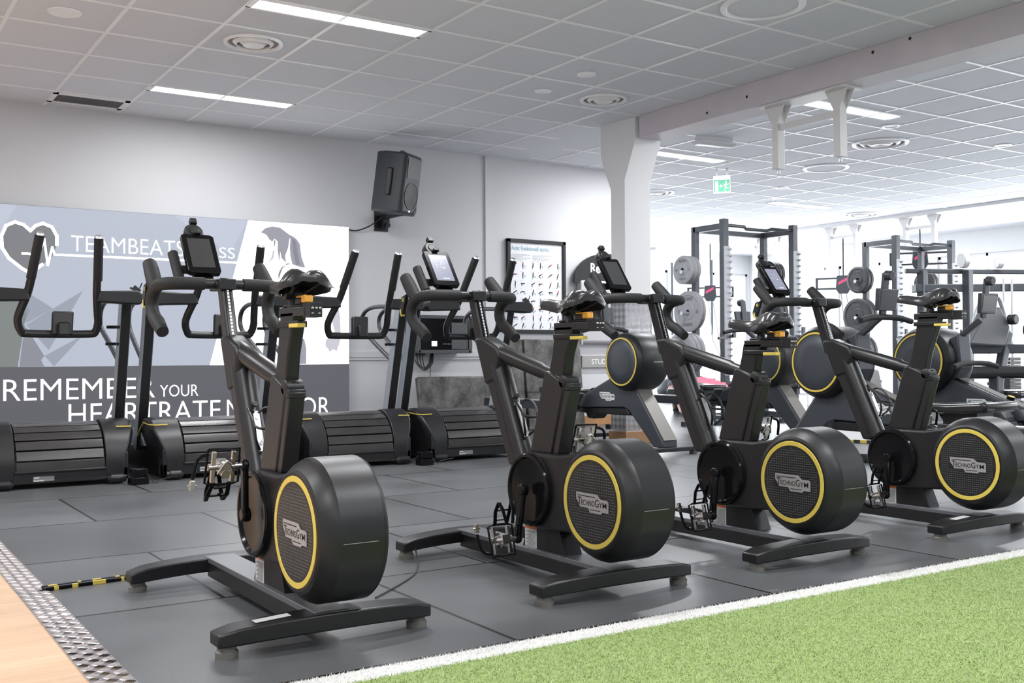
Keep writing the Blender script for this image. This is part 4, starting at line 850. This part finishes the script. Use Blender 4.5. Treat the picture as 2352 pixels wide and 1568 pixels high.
# ================================================================== ROWERS
def rower():
    t = thing('rowing_machine', 'rower', 'rowing machine', (0, 0, 0), 0, 'rowing machines')
    C = (0, 0, .745); 
    w_ = MB(); w_.lathe([(-.17, .001), (-.17, .20), (-.165, .212), (-.135, .232), (-.12, .238), (.12, .238), (.135, .232), (.165, .212), (.17, .001)], 72, 'x', C, cap=False); w_ = w_.build('flywheel_drum', M_BLK, t, ang=45)
    for s in (-1, 1):
        MB().lathe([(s*.171, .184), (s*.175, .185), (s*.175, .196), (s*.171, .198)], 72, 'x', C, cap=False).build('accent_ring', M_YEL, w_)
        MB().lathe([(s*.170, .182), (s*.176, .178), (s*.184, .10), (s*.186, .001)], 64, 'x', C, cap=False).build('drum_face', M_GRY, w_, ang=60)
    MB().box(-.02, .10, -.2385, -.2370, .740, .745).build('drum_mark', M_LBL, w_)
    b = MB(); b.prism([(-.06, .56), (.10, .60), (.20, .62), (.70, .425), (.74, .355), (.70, .345), (.08, .365), (.02, .345), (-.29, .06), (-.40, .06), (-.40, .11), (-.09, .50)], 'x', -.08, .08)
    b = b.build('main_body', M_GRY, t, bevel=.010, seg=2)
    MB().prism([(.06, .362), (.70, .348), (.72, .305), (.62, .295), (.60, .255), (.52, .25), (.46, .295), (.02, .30)], 'x', -.065, .065).build('lower_cover', M_BLK, b, bevel=.01)
    MB().prism([(-.075, .515), (-.40, .115), (-.408, .122), (-.083, .525)], 'x', -.068, .068).build('leg_strip', M_GRL, b)
    MB().prism([(.23, .622), (.70, .438), (.70, .444), (.23, .629)], 'x', -.045, .045).build('slope_strip', M_GRL, b)
    pl = MB(); pl.prism([(.0, .70), (.12, .875), (.25, .935), (.27, .70), (.22, .62), (.0, .60)], 'x', -.07, .07); pl.build('upper_housing', M_GRY, t, bevel=.01)
    logo(b, TR(-.0815, .30, .455) @ RZ(-PI/2), .20, plate=mat('pale_logo', (.75, .78, .78), .5)); 
    kb = MB(); kb.M = TR(0, .585, .475) @ RX(-.36); kb.lathe([(0, .026), (.035, .026)], 20, 'z'); kb.mat(1); kb.lathe([(.035, .024), (.039, .001)], 20, 'z', cap=False); kb.build('resistance_knob', [M_GLB, M_YEL], t)
    ft = MB(); ft.bar((-.27, -.39, .045), (.27, -.39, .045), .05, .035, (0, 1, 0))
    ft = ft.build('front_foot', M_BLK, t, bevel=.006)
    for s in (-1, 1): MB().prism([(s*.24, .06), (s*.29, .065), (s*.275, .012), (s*.262, 0), (s*.238, 0)], 'y', -.42, -.36).build('foot_pad', M_DKG, ft, bevel=.004)
    rl = MB(); rl.box(-.045, .045, .64, 2.35, .30, .375); rl = rl.build('rail', M_GUN, t, bevel=.004)
    MB().box(-.048, .048, .74, 2.33, .375, .385).build('rail_top', M_SIL, rl)
    MB().box(-.20, .20, 2.22, 2.30, 0, .05).build('rear_foot', M_BLK, rl, bevel=.006); MB().box(-.03, .03, 2.23, 2.29, .05, .31).build('rear_leg', M_BLK, rl)
    st = MB(); st.prism([(-.20, .0), (-.19, .035), (-.05, .03), (.15, .045), (.20, .05), (.215, .02), (.19, -.01), (.05, -.02), (-.15, -.02)], 'x', -.16, .16); st.M = TR(0, .0, 0); 
    so = st.build('seat', M_LTH, t, bevel=.02, seg=3); so.location = (0, 1.0, .47)
    MB().box(-.08, .08, -.12, .1, -.09, -.015).build('seat_carriage', M_BLK, so)
    for s in (-1, 1):
        fp = MB(); fp.M = TR(s*.16, .68, .36) @ RX(.65); fp.box(-.055, .055, -.01, .01, -.12, .14); fp.mat(1); fp.box(-.058, .058, -.04, .012, -.02, .015); fp.build('footrest', [M_DKG, M_BLK], t, bevel=.004)
    arm = MB(); arm.bar((0, .20, .90), (0, .38, 1.03), .035, .035); arm.build('monitor_arm', M_GUN, t, bevel=.004)
    sc = MB(); sc.M = TR(0, .43, 1.14) @ RX(-.12) @ RZ(PI); sc.prism([(-.09, -.07), (.09, -.07), (.10, .07), (-.10, .07)], 'y', -.014, .014); sc.box(-.03, .03, .01, .03, -.1, .17); sc.lathe([(-.03, .032), (.02, .032)], 24, 'y', (0, 0, .155)); sc = sc.build('monitor', M_GUN, t, bevel=.006)
    s2 = MB(); s2.M = TR(0, .43, 1.14) @ RX(-.12) @ RZ(PI); s2.box(-.075, .075, -.016, -.0135, -.055, .055); s2.build('monitor_screen', M_SCR, sc)
    hd = MB(); hd.tube([(-.25, .43, 1.005), (-.15, .42, 1.025), (-.04, .41, 1.03), (.04, .41, 1.03), (.15, .42, 1.025), (.25, .43, 1.005)], .019, 12, smooth=3); hd.bar((0, .41, 1.03), (0, .36, 1.03), .03, .02); hd.build('pull_handle', M_RUB, t, ang=60)
    return t
rw = rower()
for i, (x, y, rz, l) in enumerate(((5.63, 6.74, 0, 'rowing machine in front of the tread-plate clad column'), (7.33, 6.78, 0, 'rowing machine seen behind the third bike saddle'),
                                   (5.63, 4.72, PI, 'rowing machine with large yellow ring between third and fourth bikes'), (6.68, 4.70, PI, 'rowing machine behind the rightmost bike, screen at far right'))):
    o = rw if i == 0 else copy_tree(rw); o.location = (x, y, 0); o.rotation_euler = (0, 0, rz); o['label'] = l
    if i == 3:
        for ch in o.children:
            if ch.name.startswith('pull_handle'): ch.location = (0, -.09, -.30)
    if i >= 2:   # the name plate is on both sides: the turned machines show the other side
        for ch in o.children:
            if ch.name.startswith('main_body'):
                logo(ch, TR(.0815, .42, .455) @ RZ(PI/2), .20, plate=mat('pale_logo', (.75, .78, .78), .5))
# ramp with hazard tape
t = thing('ramp_board', 'pale low ramp with black and yellow hazard tape behind the bikes', 'ramp', (7.7, 6.3, 0), -1.2)
MB().prism([(0, 0), (.02, .03), (.45, .08), (.45, 0)], 'x', -.35, .35).build('board', mat('ramp_grey', (.35, .35, .35), .6), t)
mb = MB()
for i in range(12): mb.mat(i % 2); mb.box(-.35+i*.0583, -.35+(i+1)*.0583, -.004, .014, .004, .032)
mb.build('hazard_tape', [M_YEL, M_INK], t)

# ================================================================== POWER RACKS
def rack(x, y, label, wdt=1.2, dep=.62):
    t = thing('power_rack', label, 'power rack', (x, y, 0), 0, 'power racks')
    H = 2.43
    for sx in (0, 1):
        up = MB(); up.box(sx*wdt-.04, sx*wdt+.04, -.04, .04, 0, H); up = up.build('front_upright', M_GUN, t, bevel=.003)
        hk = MB(); hk.box(sx*wdt+.042, sx*wdt+.050, -.05, .05, .55, 2.10)
        for i in range(20):
            z = .62+i*.075; hk.prism([(-.05, z), (-.085, z+.012), (-.085, z+.03), (-.05, z+.022)], 'x', sx*wdt+.03, sx*wdt+.05)
        hk.box(sx*wdt-.045, sx*wdt+.05, -.055, -.041, .55, 2.10)
        hk.build('hook_strip', mat('matte_zinc', (.36, .37, .39), .5, metal=.3), up)
        rr = MB(); rr.box(sx*wdt-.035, sx*wdt+.035, dep-.035, dep+.035, 0, H-.05); rr.build('rear_upright', M_GUN, t, bevel=.003)
        MB().box(sx*wdt-.035, sx*wdt+.035, 0, dep, H-.12, H-.05).build('side_beam', M_GUN, t, bevel=.003)
        MB().box(sx*wdt-.04, sx*wdt+.04, -.25, dep+.1, 0, .07).build('floor_beam', M_GUN, t, bevel=.003)
    tb = MB(); tb.box(0, wdt, dep-.03, dep+.03, H-.12, H-.06); tb.tube([(0, .0, H-.07), (wdt*.3, .02, H-.07), (wdt*.35, .05, H-.09), (wdt*.65, .05, H-.09), (wdt*.7, .02, H-.07), (wdt, .0, H-.07)], .02, 10); tb.build('top_bar', M_GUN, t)
    MB().box(0, wdt, dep-.03, dep+.03, .02, .07).build('base_bar', M_GUN, t)
    for sx, s in ((0, -1), (1, 1)):
        for z in (1.82, 1.31, .80):
            pg = MB(); pg.tube([(sx*wdt+s*.03, dep, z), (sx*wdt+s*.24, dep, z)], .024, 14); pg.build('plate_peg', M_SIL, t)
    for sx in (0, 1):
        jc = MB(); jc.box(sx*wdt-.02, sx*wdt+.02, -.16, -.04, 1.0, 1.04); jc.box(sx*wdt-.02, sx*wdt+.02, -.17, -.14, 1.0, 1.14); jc.tube([(sx*wdt, -.1, 1.02), (sx*wdt-.3, -.2, .99)], .016, 10); jc.build('bar_holder', M_DKG, t)
    return t
def plates(x, y, z, s, spec, m, where, group):
    off = .06
    for i, (r, th) in enumerate(spec):
        o = MB(); o.lathe([(0, .026), (0, r*.94), (th*.15, r), (th*.85, r), (th, r*.94), (th, r*.80), (th-.006, r*.78), (th-.006, r*.42), (th, r*.40), (th, .026)], 40, 'x', cap=False)
        o = o.build('weight_plate', [m], ang=40); o.location = (x+s*off, y, z+.024); o.rotation_euler = (0, 0, 0 if s > 0 else PI)
        lt = MB()
        for k, word in enumerate(('ELEIKO', '10', 'ELEIKO', '10')):
            a = k*PI/2
            M = Matrix.Rotation(a, 4, 'X') @ TR(th+.0004, 0, r*.56) @ RZ(PI/2)
            text(lt, word, M, r*.2, 'CENTER', .02)
        if i == len(spec)-1: lt.build('lettering', mat('plate_letters', tuple(c*.45 for c in m.node_tree.nodes['Principled BSDF'].inputs['Base Color'].default_value[:3]), .5), o)
        tag(o, '%s, %s' % (where, ('innermost', 'in the middle', 'outermost')[0 if i == 0 else (2 if i == len(spec)-1 else 1)]) if len(spec) > 1 else where, 'weight plate', group)
        off += th+.004
rack(9.05, 9.2, 'dark grey power rack on the left with plates on its sides', 1.2, .50)
rack(12.35, 9.25, 'dark grey power rack on the right, further back', 1.25, .50)
D1, D2 = 9.70, 9.75
plates(9.05, D1, 1.82, -1, [(.175, .05), (.175, .05), (.175, .05)], M_GRNP, 'small grey plate on the top left peg of the left rack', 'weight plates on the power racks')
plates(9.05, D1, 1.31, -1, [(.255, .04), (.255, .03)], M_GRNP, 'large grey plate on the middle left peg of the left rack', 'weight plates on the power racks')
plates(9.05, D1, 0.80, -1, [(.25, .07), (.25, .07), (.25, .06)], M_GRNP, 'big grey plate on the lowest left peg of the left rack', 'weight plates on the power racks')
plates(10.25, D1, 1.82, 1, [(.175, .05), (.175, .05), (.175, .05)], M_PLB, 'small black plate on the top right peg of the left rack', 'weight plates on the power racks')
plates(10.25, D1, 1.31, 1, [(.225, .08), (.225, .08)], M_PLB, 'big black plate on the middle right peg of the left rack', 'weight plates on the power racks')
plates(12.35, D2, 1.82, -1, [(.19, .06), (.19, .06)], M_PLB, 'black plate on the top left peg of the right rack', 'weight plates on the power racks')
plates(12.35, D2, 1.31, -1, [(.25, .07), (.25, .07)], M_PLB, 'big black plate on the middle left peg of the right rack', 'weight plates on the power racks')
plates(12.35, D2, .80, -1, [(.25, .07), (.25, .07)], M_PLB, 'big black plate on the lowest left peg of the right rack', 'weight plates on the power racks')
plates(13.60, D2, 1.82, 1, [(.175, .06), (.175, .06)], M_PLB, 'black plate on the top right peg of the right rack', 'weight plates on the power racks')
# suspension trainer consoles and straps
for i, (x, y, z, l) in enumerate(((14.0, 10.05, 2.24, 'dark pulley console with pink badge seen inside the right power rack'), (14.0, 11.5, 1.95, 'dark pulley console with pink badge between the two racks'), (14.0, 14.6, 1.97, 'dark pulley console with pink badge seen inside the left rack, far left'))):
    t = thing('pulley_console', l, 'suspension trainer', (x, y, z), PI/2*0-.95, 'pulley consoles')
    mb = MB()
    for s in (-1, 1): mb.box(min(0, s*.42), max(0, s*.42), -.02, .02, .08, .11); mb.box(min(0, s*.42), max(0, s*.42), -.02, .02, -.09, -.06); mb.box(s*.42-.02, s*.42+.02, -.02, .02, -.09, .11)
    mb.tube([(0, 0, .1), (0, 0, (2.9 if i == 2 else 2.72)-z)], .012, 8)
    mb.build('bracket_frame', M_GUN, t); MB().prism([(-.1, .14), (.1, .14), (.12, -.08), (.07, -.16), (-.07, -.16), (-.12, -.08)], 'y', -.05, .03).build('pulley_box', M_GUN, t, bevel=.01)
    mb = MB(); mb.prism([(-.08, -.02), (.07, .06), (.07, .11), (-.08, .03)], 'y', -.054, -.051); mb.build('pink_badge', mat('pink', (.75, .08, .2), .5), t)
    mb = MB()
    for q, dx in enumerate((-.04, .04)): mb.tube([(dx, 0, -.14), (dx*1.5+.1, 0, -.9), (.2, 0, -1.25 if i else -1.5)], .008, 6)
    mb.build('strap', mat('strap_grey', (.30, .30, .32), .6), t)
    MB().tube([(.17, 0, -.75), (.21, 0, -1.2)], .011, 6).build('pink_strap', mat('pink', (.75, .08, .2), .5), t)
for x, y, z0, z1, l in ((14.2, 15.9, 1.2, 2.65, 'thin dark hanging strap nearest the column'), (14.9, 15.5, 1.2, 2.7, 'thin dark hanging strap second from the column')):
    t = thing('hanging_strap', l, 'strap', (x, y, 0), 0, 'dark straps hanging from the ceiling')
    MB().tube([(0, 0, z0), (0, 0, z1)], .022, 8).build('strap_band', mat('strap_dark', (.06, .08, .10), .6), t); MB().tube([(0, 0, z1), (0, 0, CEIL)], .006, 6).build('hook_wire', M_SIL, t)

# ================================================================== STRENGTH MACHINES (right background)
t = thing('cable_station', 'tall grey cable station with tubular frame at the right edge', 'gym machine', (12.1, 8.0, 0))
def P(*a): return [Vector(p) for p in a]
mb = MB()
for x, y in ((0, 0), (1.0, -.4), (-.5, .3), (1.9, -.8)): mb.box(x-.05, x+.05, y-.05, y+.05, 0, 1.85)
mb.bar((-.7, .4, 1.84), (2.4, -1.0, 1.84), .06, .06); mb.bar((-.6, .35, 1.62), (2.4, -1.0, 1.66), .12, .10)
mb.build('frame', M_GUN, t, bevel=.01)
mb = MB()
for x, y in ((.45, -.2), (.55, -.25), (1.3, -.5), (1.4, -.55)): mb.tube([(x, y, .1), (x, y, 1.75)], .018, 8)
mb.build('guide_rod', M_SIL, t)
mb = MB()
for i in range(14): mb.box(.38, .62, -.32, -.14, .12+i*.045, .16+i*.045)
mb.build('weight_stack', M_PLB, t)
mb = MB(); mb.tube([(-.45, -.3, .7), (-.35, -.35, 1.3), (-.2, -.38, 1.5), (0, -.4, 1.5), (.1, -.42, 1.3), (.25, -.45, .8)], .03, 12, smooth=4); mb.build('curved_frame_tube', M_SIL, t)
t = thing('chest_press_machine', 'dark strength machine with padded seat at the right edge', 'gym machine', (9.2, 5.8, 0))
mb = MB(); mb.tube([(-.5, .2, .62), (.55, -.25, .62)], .06, 16); mb.build('padded_roller', M_LTH, t)
mb = MB(); mb.box(-.05, .05, -.05, .05, 0, .6); mb.bar((-.5, .3, .05), (.6, -.3, .05), .09, .08); mb.bar((.0, .0, .45), (.35, .1, 1.0), .08, .08); mb.bar((-.35, .3, .84), (.45, .0, .84), .08, .09); mb.build('frame', M_GUN, t, bevel=.01)
mb = MB(); mb.prism([(-.4, .88), (.2, .86), (.28, 1.05), (.12, 1.24), (-.1, 1.2)], 'y', .02, .12); mb.build('side_guard', M_DKG, t, bevel=.02)
mb = MB(); mb.box(.05, .45, -.2, .12, .38, .45); mb.build('seat', M_LTH, t, bevel=.025)
mb = MB(); mb.lathe([(-.05, .07), (.05, .07)], 20, 'y', (.42, -.1, 1.02)); mb.lathe([(-.04, .05), (.04, .05)], 20, 'y', (.28, .0, 1.12)); mb.build('hand_roller', M_LTH, t, bevel=.01)
for i, (x, y, r) in enumerate(((12.05, 8.02, .10), (12.5, 7.83, .075), (12.9, 7.64, .10), (13.75, 7.26, .10))):
    o = MB().lathe([(-.04, r*.9), (-.03, r), (.03, r), (.04, r*.9)], 28, 'x').build('white_weight_disc', mat('pale_disc', (.62, .62, .63), .5)); o.location = (x, y, 1.875+r); o.rotation_euler = (0, 0, -.4)
    tag(o, ('white round disc on top of the cable station, leftmost', 'smallest white round disc on top of the cable station', 'white round disc mid way along the cable station top', 'white round disc on the cable station top at the photo edge')[i], 'weight disc', 'white discs on the cable station')
# weight bench and cross trainer shapes behind the rowers
t = thing('weight_bench', 'black weight bench on a dark base inside the left power rack', 'bench', (9.65, 9.1, 0))
MB().box(-.14, .14, -.6, .6, .40, .47).build('bench_pad', M_LTH, t, bevel=.02); mb = MB(); mb.box(-.03, .03, -.5, .5, .33, .40)
for y in (-.45, .45): mb.box(-.03, .03, y-.03, y+.03, .05, .34); mb.box(-.25, .25, y-.03, y+.03, 0, .05)
mb.build('bench_frame', M_GUN, t, bevel=.004)
t = thing('leg_press_machine', 'black leg machine with sloped silver strut behind the third rower', 'gym machine', (9.7, 7.8, 0), .2)
mb = MB(); mb.prism([(-.5, .05), (.45, .05), (.25, .62), (-.2, .66)], 'y', -.15, .15); mb.build('machine_body', M_BLK, t, bevel=.02)
mb = MB(); mb.bar((-.55, -.2, .62), (.15, -.2, .08), .06, .05); mb.build('sloped_strut', M_GRL, t)
mb = MB(); mb.box(-1.1, .6, -.25, -.17, .0, .05); mb.tube([(-.9, -.1, .1), (-.55, -.1, .12), (-.5, -.1, .5), (-.65, -.1, .6)], .02, 10, smooth=3); mb.build('floor_frame', M_BLK, t)
o = MB().lathe([(math.sin(a*PI/16-PI/2)*.2, max(.001, math.cos(a*PI/16-PI/2)*.2)) for a in range(17)], 32, 'z', cap=False).build('medicine_ball', M_GUN); o.location = (12.4, 14.0, .2)
tag(o, 'black medicine ball on the floor far behind, just right of the column', 'ball')
o = MB().lathe([(math.sin(a*PI/24-PI/2)*.33, max(.001, math.cos(a*PI/24-PI/2)*.33)) for a in range(25)], 40, 'z', cap=False).build('exercise_ball', mat('pale_grey_ball', (.6, .6, .62), .4)); o.location = (13.2, 11.5, 1.0)
tag(o, 'large pale grey exercise ball behind the fourth bike head', 'ball')
t = thing('ball_shelf', 'low white shelf carrying the pale exercise ball', 'shelf', (13.2, 11.5, 0))
mb = MB(); mb.box(-.4, .4, -.3, .3, .63, .68)
for sx in (-1, 1):
    for sy in (-1, 1): mb.box(sx*.37-.02, sx*.37+.02, sy*.27-.02, sy*.27+.02, 0, .63)
mb.build('shelf_frame', M_WPW, t)
# gym bag / bright clothing
t = thing('pink_clothing', 'crumpled pink and coral garment lying behind the second rower', 'clothing', (8.35, 8.85, 0))
rg = random.Random(11); mb = MB(); n = 14
vs = []; 
for j in range(n+1):
    for i in range(n+1):
        x, y = -.28+.56*i/n, -.2+.4*j/n; e = min(i, n-i, j, n-j)/(n/2); vs.append((x, y, .425+.12*e**.5*(.55+.45*math.sin(i*1.3+j*.9))*1.0+rg.uniform(0, .012)))
mb.add(vs, [(j*(n+1)+i, j*(n+1)+i+1, (j+1)*(n+1)+i+1, (j+1)*(n+1)+i) for j in range(n) for i in range(n)])
g = mb.build('fabric', mat('pink_cloth', (.80, .16, .24), .7), t); g.modifiers.new('s', 'SOLIDIFY').thickness = -.01
t = thing('padded_bench', 'low black bench holding the pink garment', 'bench', (8.35, 8.85, 0))
mb = MB(); mb.box(-.35, .35, -.22, .22, .35, .42); mb.build('bench_pad', M_LTH, t, bevel=.02)
mb = MB(); mb.box(-.03, .03, -.18, .18, .05, .35); mb.box(-.3, .3, -.03, .03, 0, .05); mb.build('bench_frame', M_GUN, t)

# person bending down far behind the left rack
def person():
    t = thing('person', 'person in a grey shirt sitting bent forward on the floor behind the left rack', 'person', (9.85, 10.75, 0), -.6)
    def skin(name, verts, edges, radii, m, root=0, parent=t):
        me = bpy.data.meshes.new(name); me.from_pydata(verts, edges, []); o = bpy.data.objects.new(name, me); COL.objects.link(o); o.parent = parent
        sm = o.modifiers.new('skin', 'SKIN'); sm.use_smooth_shade = True
        if not me.skin_vertices: me.skin_vertices.new()
        for v, r in zip(me.skin_vertices[0].data, radii): v.radius = (r, r) if not isinstance(r, tuple) else r
        me.skin_vertices[0].data[root].use_root = True
        o.modifiers.new('sub', 'SUBSURF').levels = 2; o.modifiers['sub'].render_levels = 2; me.materials.append(m); return o
    SK = mat('skin', (.62, .36, .30), .5); SH = mat('grey_shirt', (.16, .165, .18), .8); TRs = mat('dark_trousers', (.03, .03, .035), .8)
    # seated on the floor with bent knees, leaning forward (towards -y), forearms on the knees
    V = [(0, .12, .13), (0, .06, .27), (0, -.03, .42), (0, -.09, .51), (0, -.13, .57), (0, -.17, .655),
         (.09, .08, .12), (.19, -.30, .33), (.14, -.52, .09), (.14, -.64, .045), (-.09, .08, .12), (-.19, -.30, .33), (-.14, -.52, .09), (-.14, -.64, .045),
         (.17, -.05, .45), (.25, -.17, .29), (.19, -.36, .40), (-.17, -.05, .45), (-.25, -.17, .29), (-.19, -.36, .40)]
    Ed = [(0, 1), (1, 2), (2, 3), (3, 4), (4, 5), (0, 6), (6, 7), (7, 8), (8, 9), (0, 10), (10, 11), (11, 12), (12, 13), (2, 14), (14, 15), (15, 16), (2, 17), (17, 18), (18, 19)]
    Rd = [.12, .12, .12, .06, .055, .085, .08, .062, .045, .035, .08, .062, .045, .035, .055, .042, .03, .055, .042, .03]
    body = skin('body', V, Ed, Rd, SK)
    sh = skin('shirt', [(0, .12, .15), (0, .06, .28), (0, -.03, .43), (0, -.08, .50), (.18, -.05, .455), (.23, -.12, .35), (-.18, -.05, .455), (-.23, -.12, .35)], [(0, 1), (1, 2), (2, 3), (2, 4), (4, 5), (2, 6), (6, 7)], [.135, .135, .14, .07, .07, .06, .07, .06], SH)
    tr = skin('trousers', [(0, .12, .14), (.09, .08, .125), (.19, -.29, .325), (.145, -.50, .13), (-.09, .08, .125), (-.19, -.29, .325), (-.145, -.50, .13)], [(0, 1), (1, 2), (2, 3), (0, 4), (4, 5), (5, 6)], [.13, .095, .078, .06, .095, .078, .06], TRs)
    hr = MB(); hr.M = TR(0, -.155, .685); hr.lathe([(.08*math.sin(a), max(.001, .093*math.cos(a))) for a in [x*.2 for x in range(-1, 8)]+[PI/2]], 20, 'z', cap=False); hr.build('hair', mat('dark_hair', (.05, .03, .02), .6), t)
    fc = MB(); fc.tube([(0, -.250, .665), (0, -.268, .64)], [.008, .012], 8); fc.mat(1)
    for s in (-1, 1): fc.lathe([(-.252, .008), (-.258, .001)], 8, 'y', (s*.03, 0, .67), cap=False)
    fc.mat(0)
    for s in (-1, 1): fc.lathe([(s*.083, .02), (s*.093, .014)], 10, 'x', (0, -.17, .66))
    fc.build('face', [SK, M_INK], t)
    for s in (-1, 1):
        for k in range(5):
            x = s*.19-s*.02*(k-2)*.9; f = MB(); l = (.045, .06, .065, .06, .05)[k]; f.tube([(x, -.37, .40), (x, -.37-l*.6, .39), (x, -.37-l, .36)], .008, 8); f.build('finger', SK, body)
    return t
person()
# low black floor frame by the back wall, left of column
t = thing('floor_stand', 'low black metal foot bar on the mats left of the column base', 'stand', (6.05, 7.95, 0), .0)
MB().box(-.1, .25, -.02, .02, .025, .06).build('bar', M_BLK, t); MB().box(-.08, -.03, -.02, .02, 0, .025).build('foot', M_BLK, t)
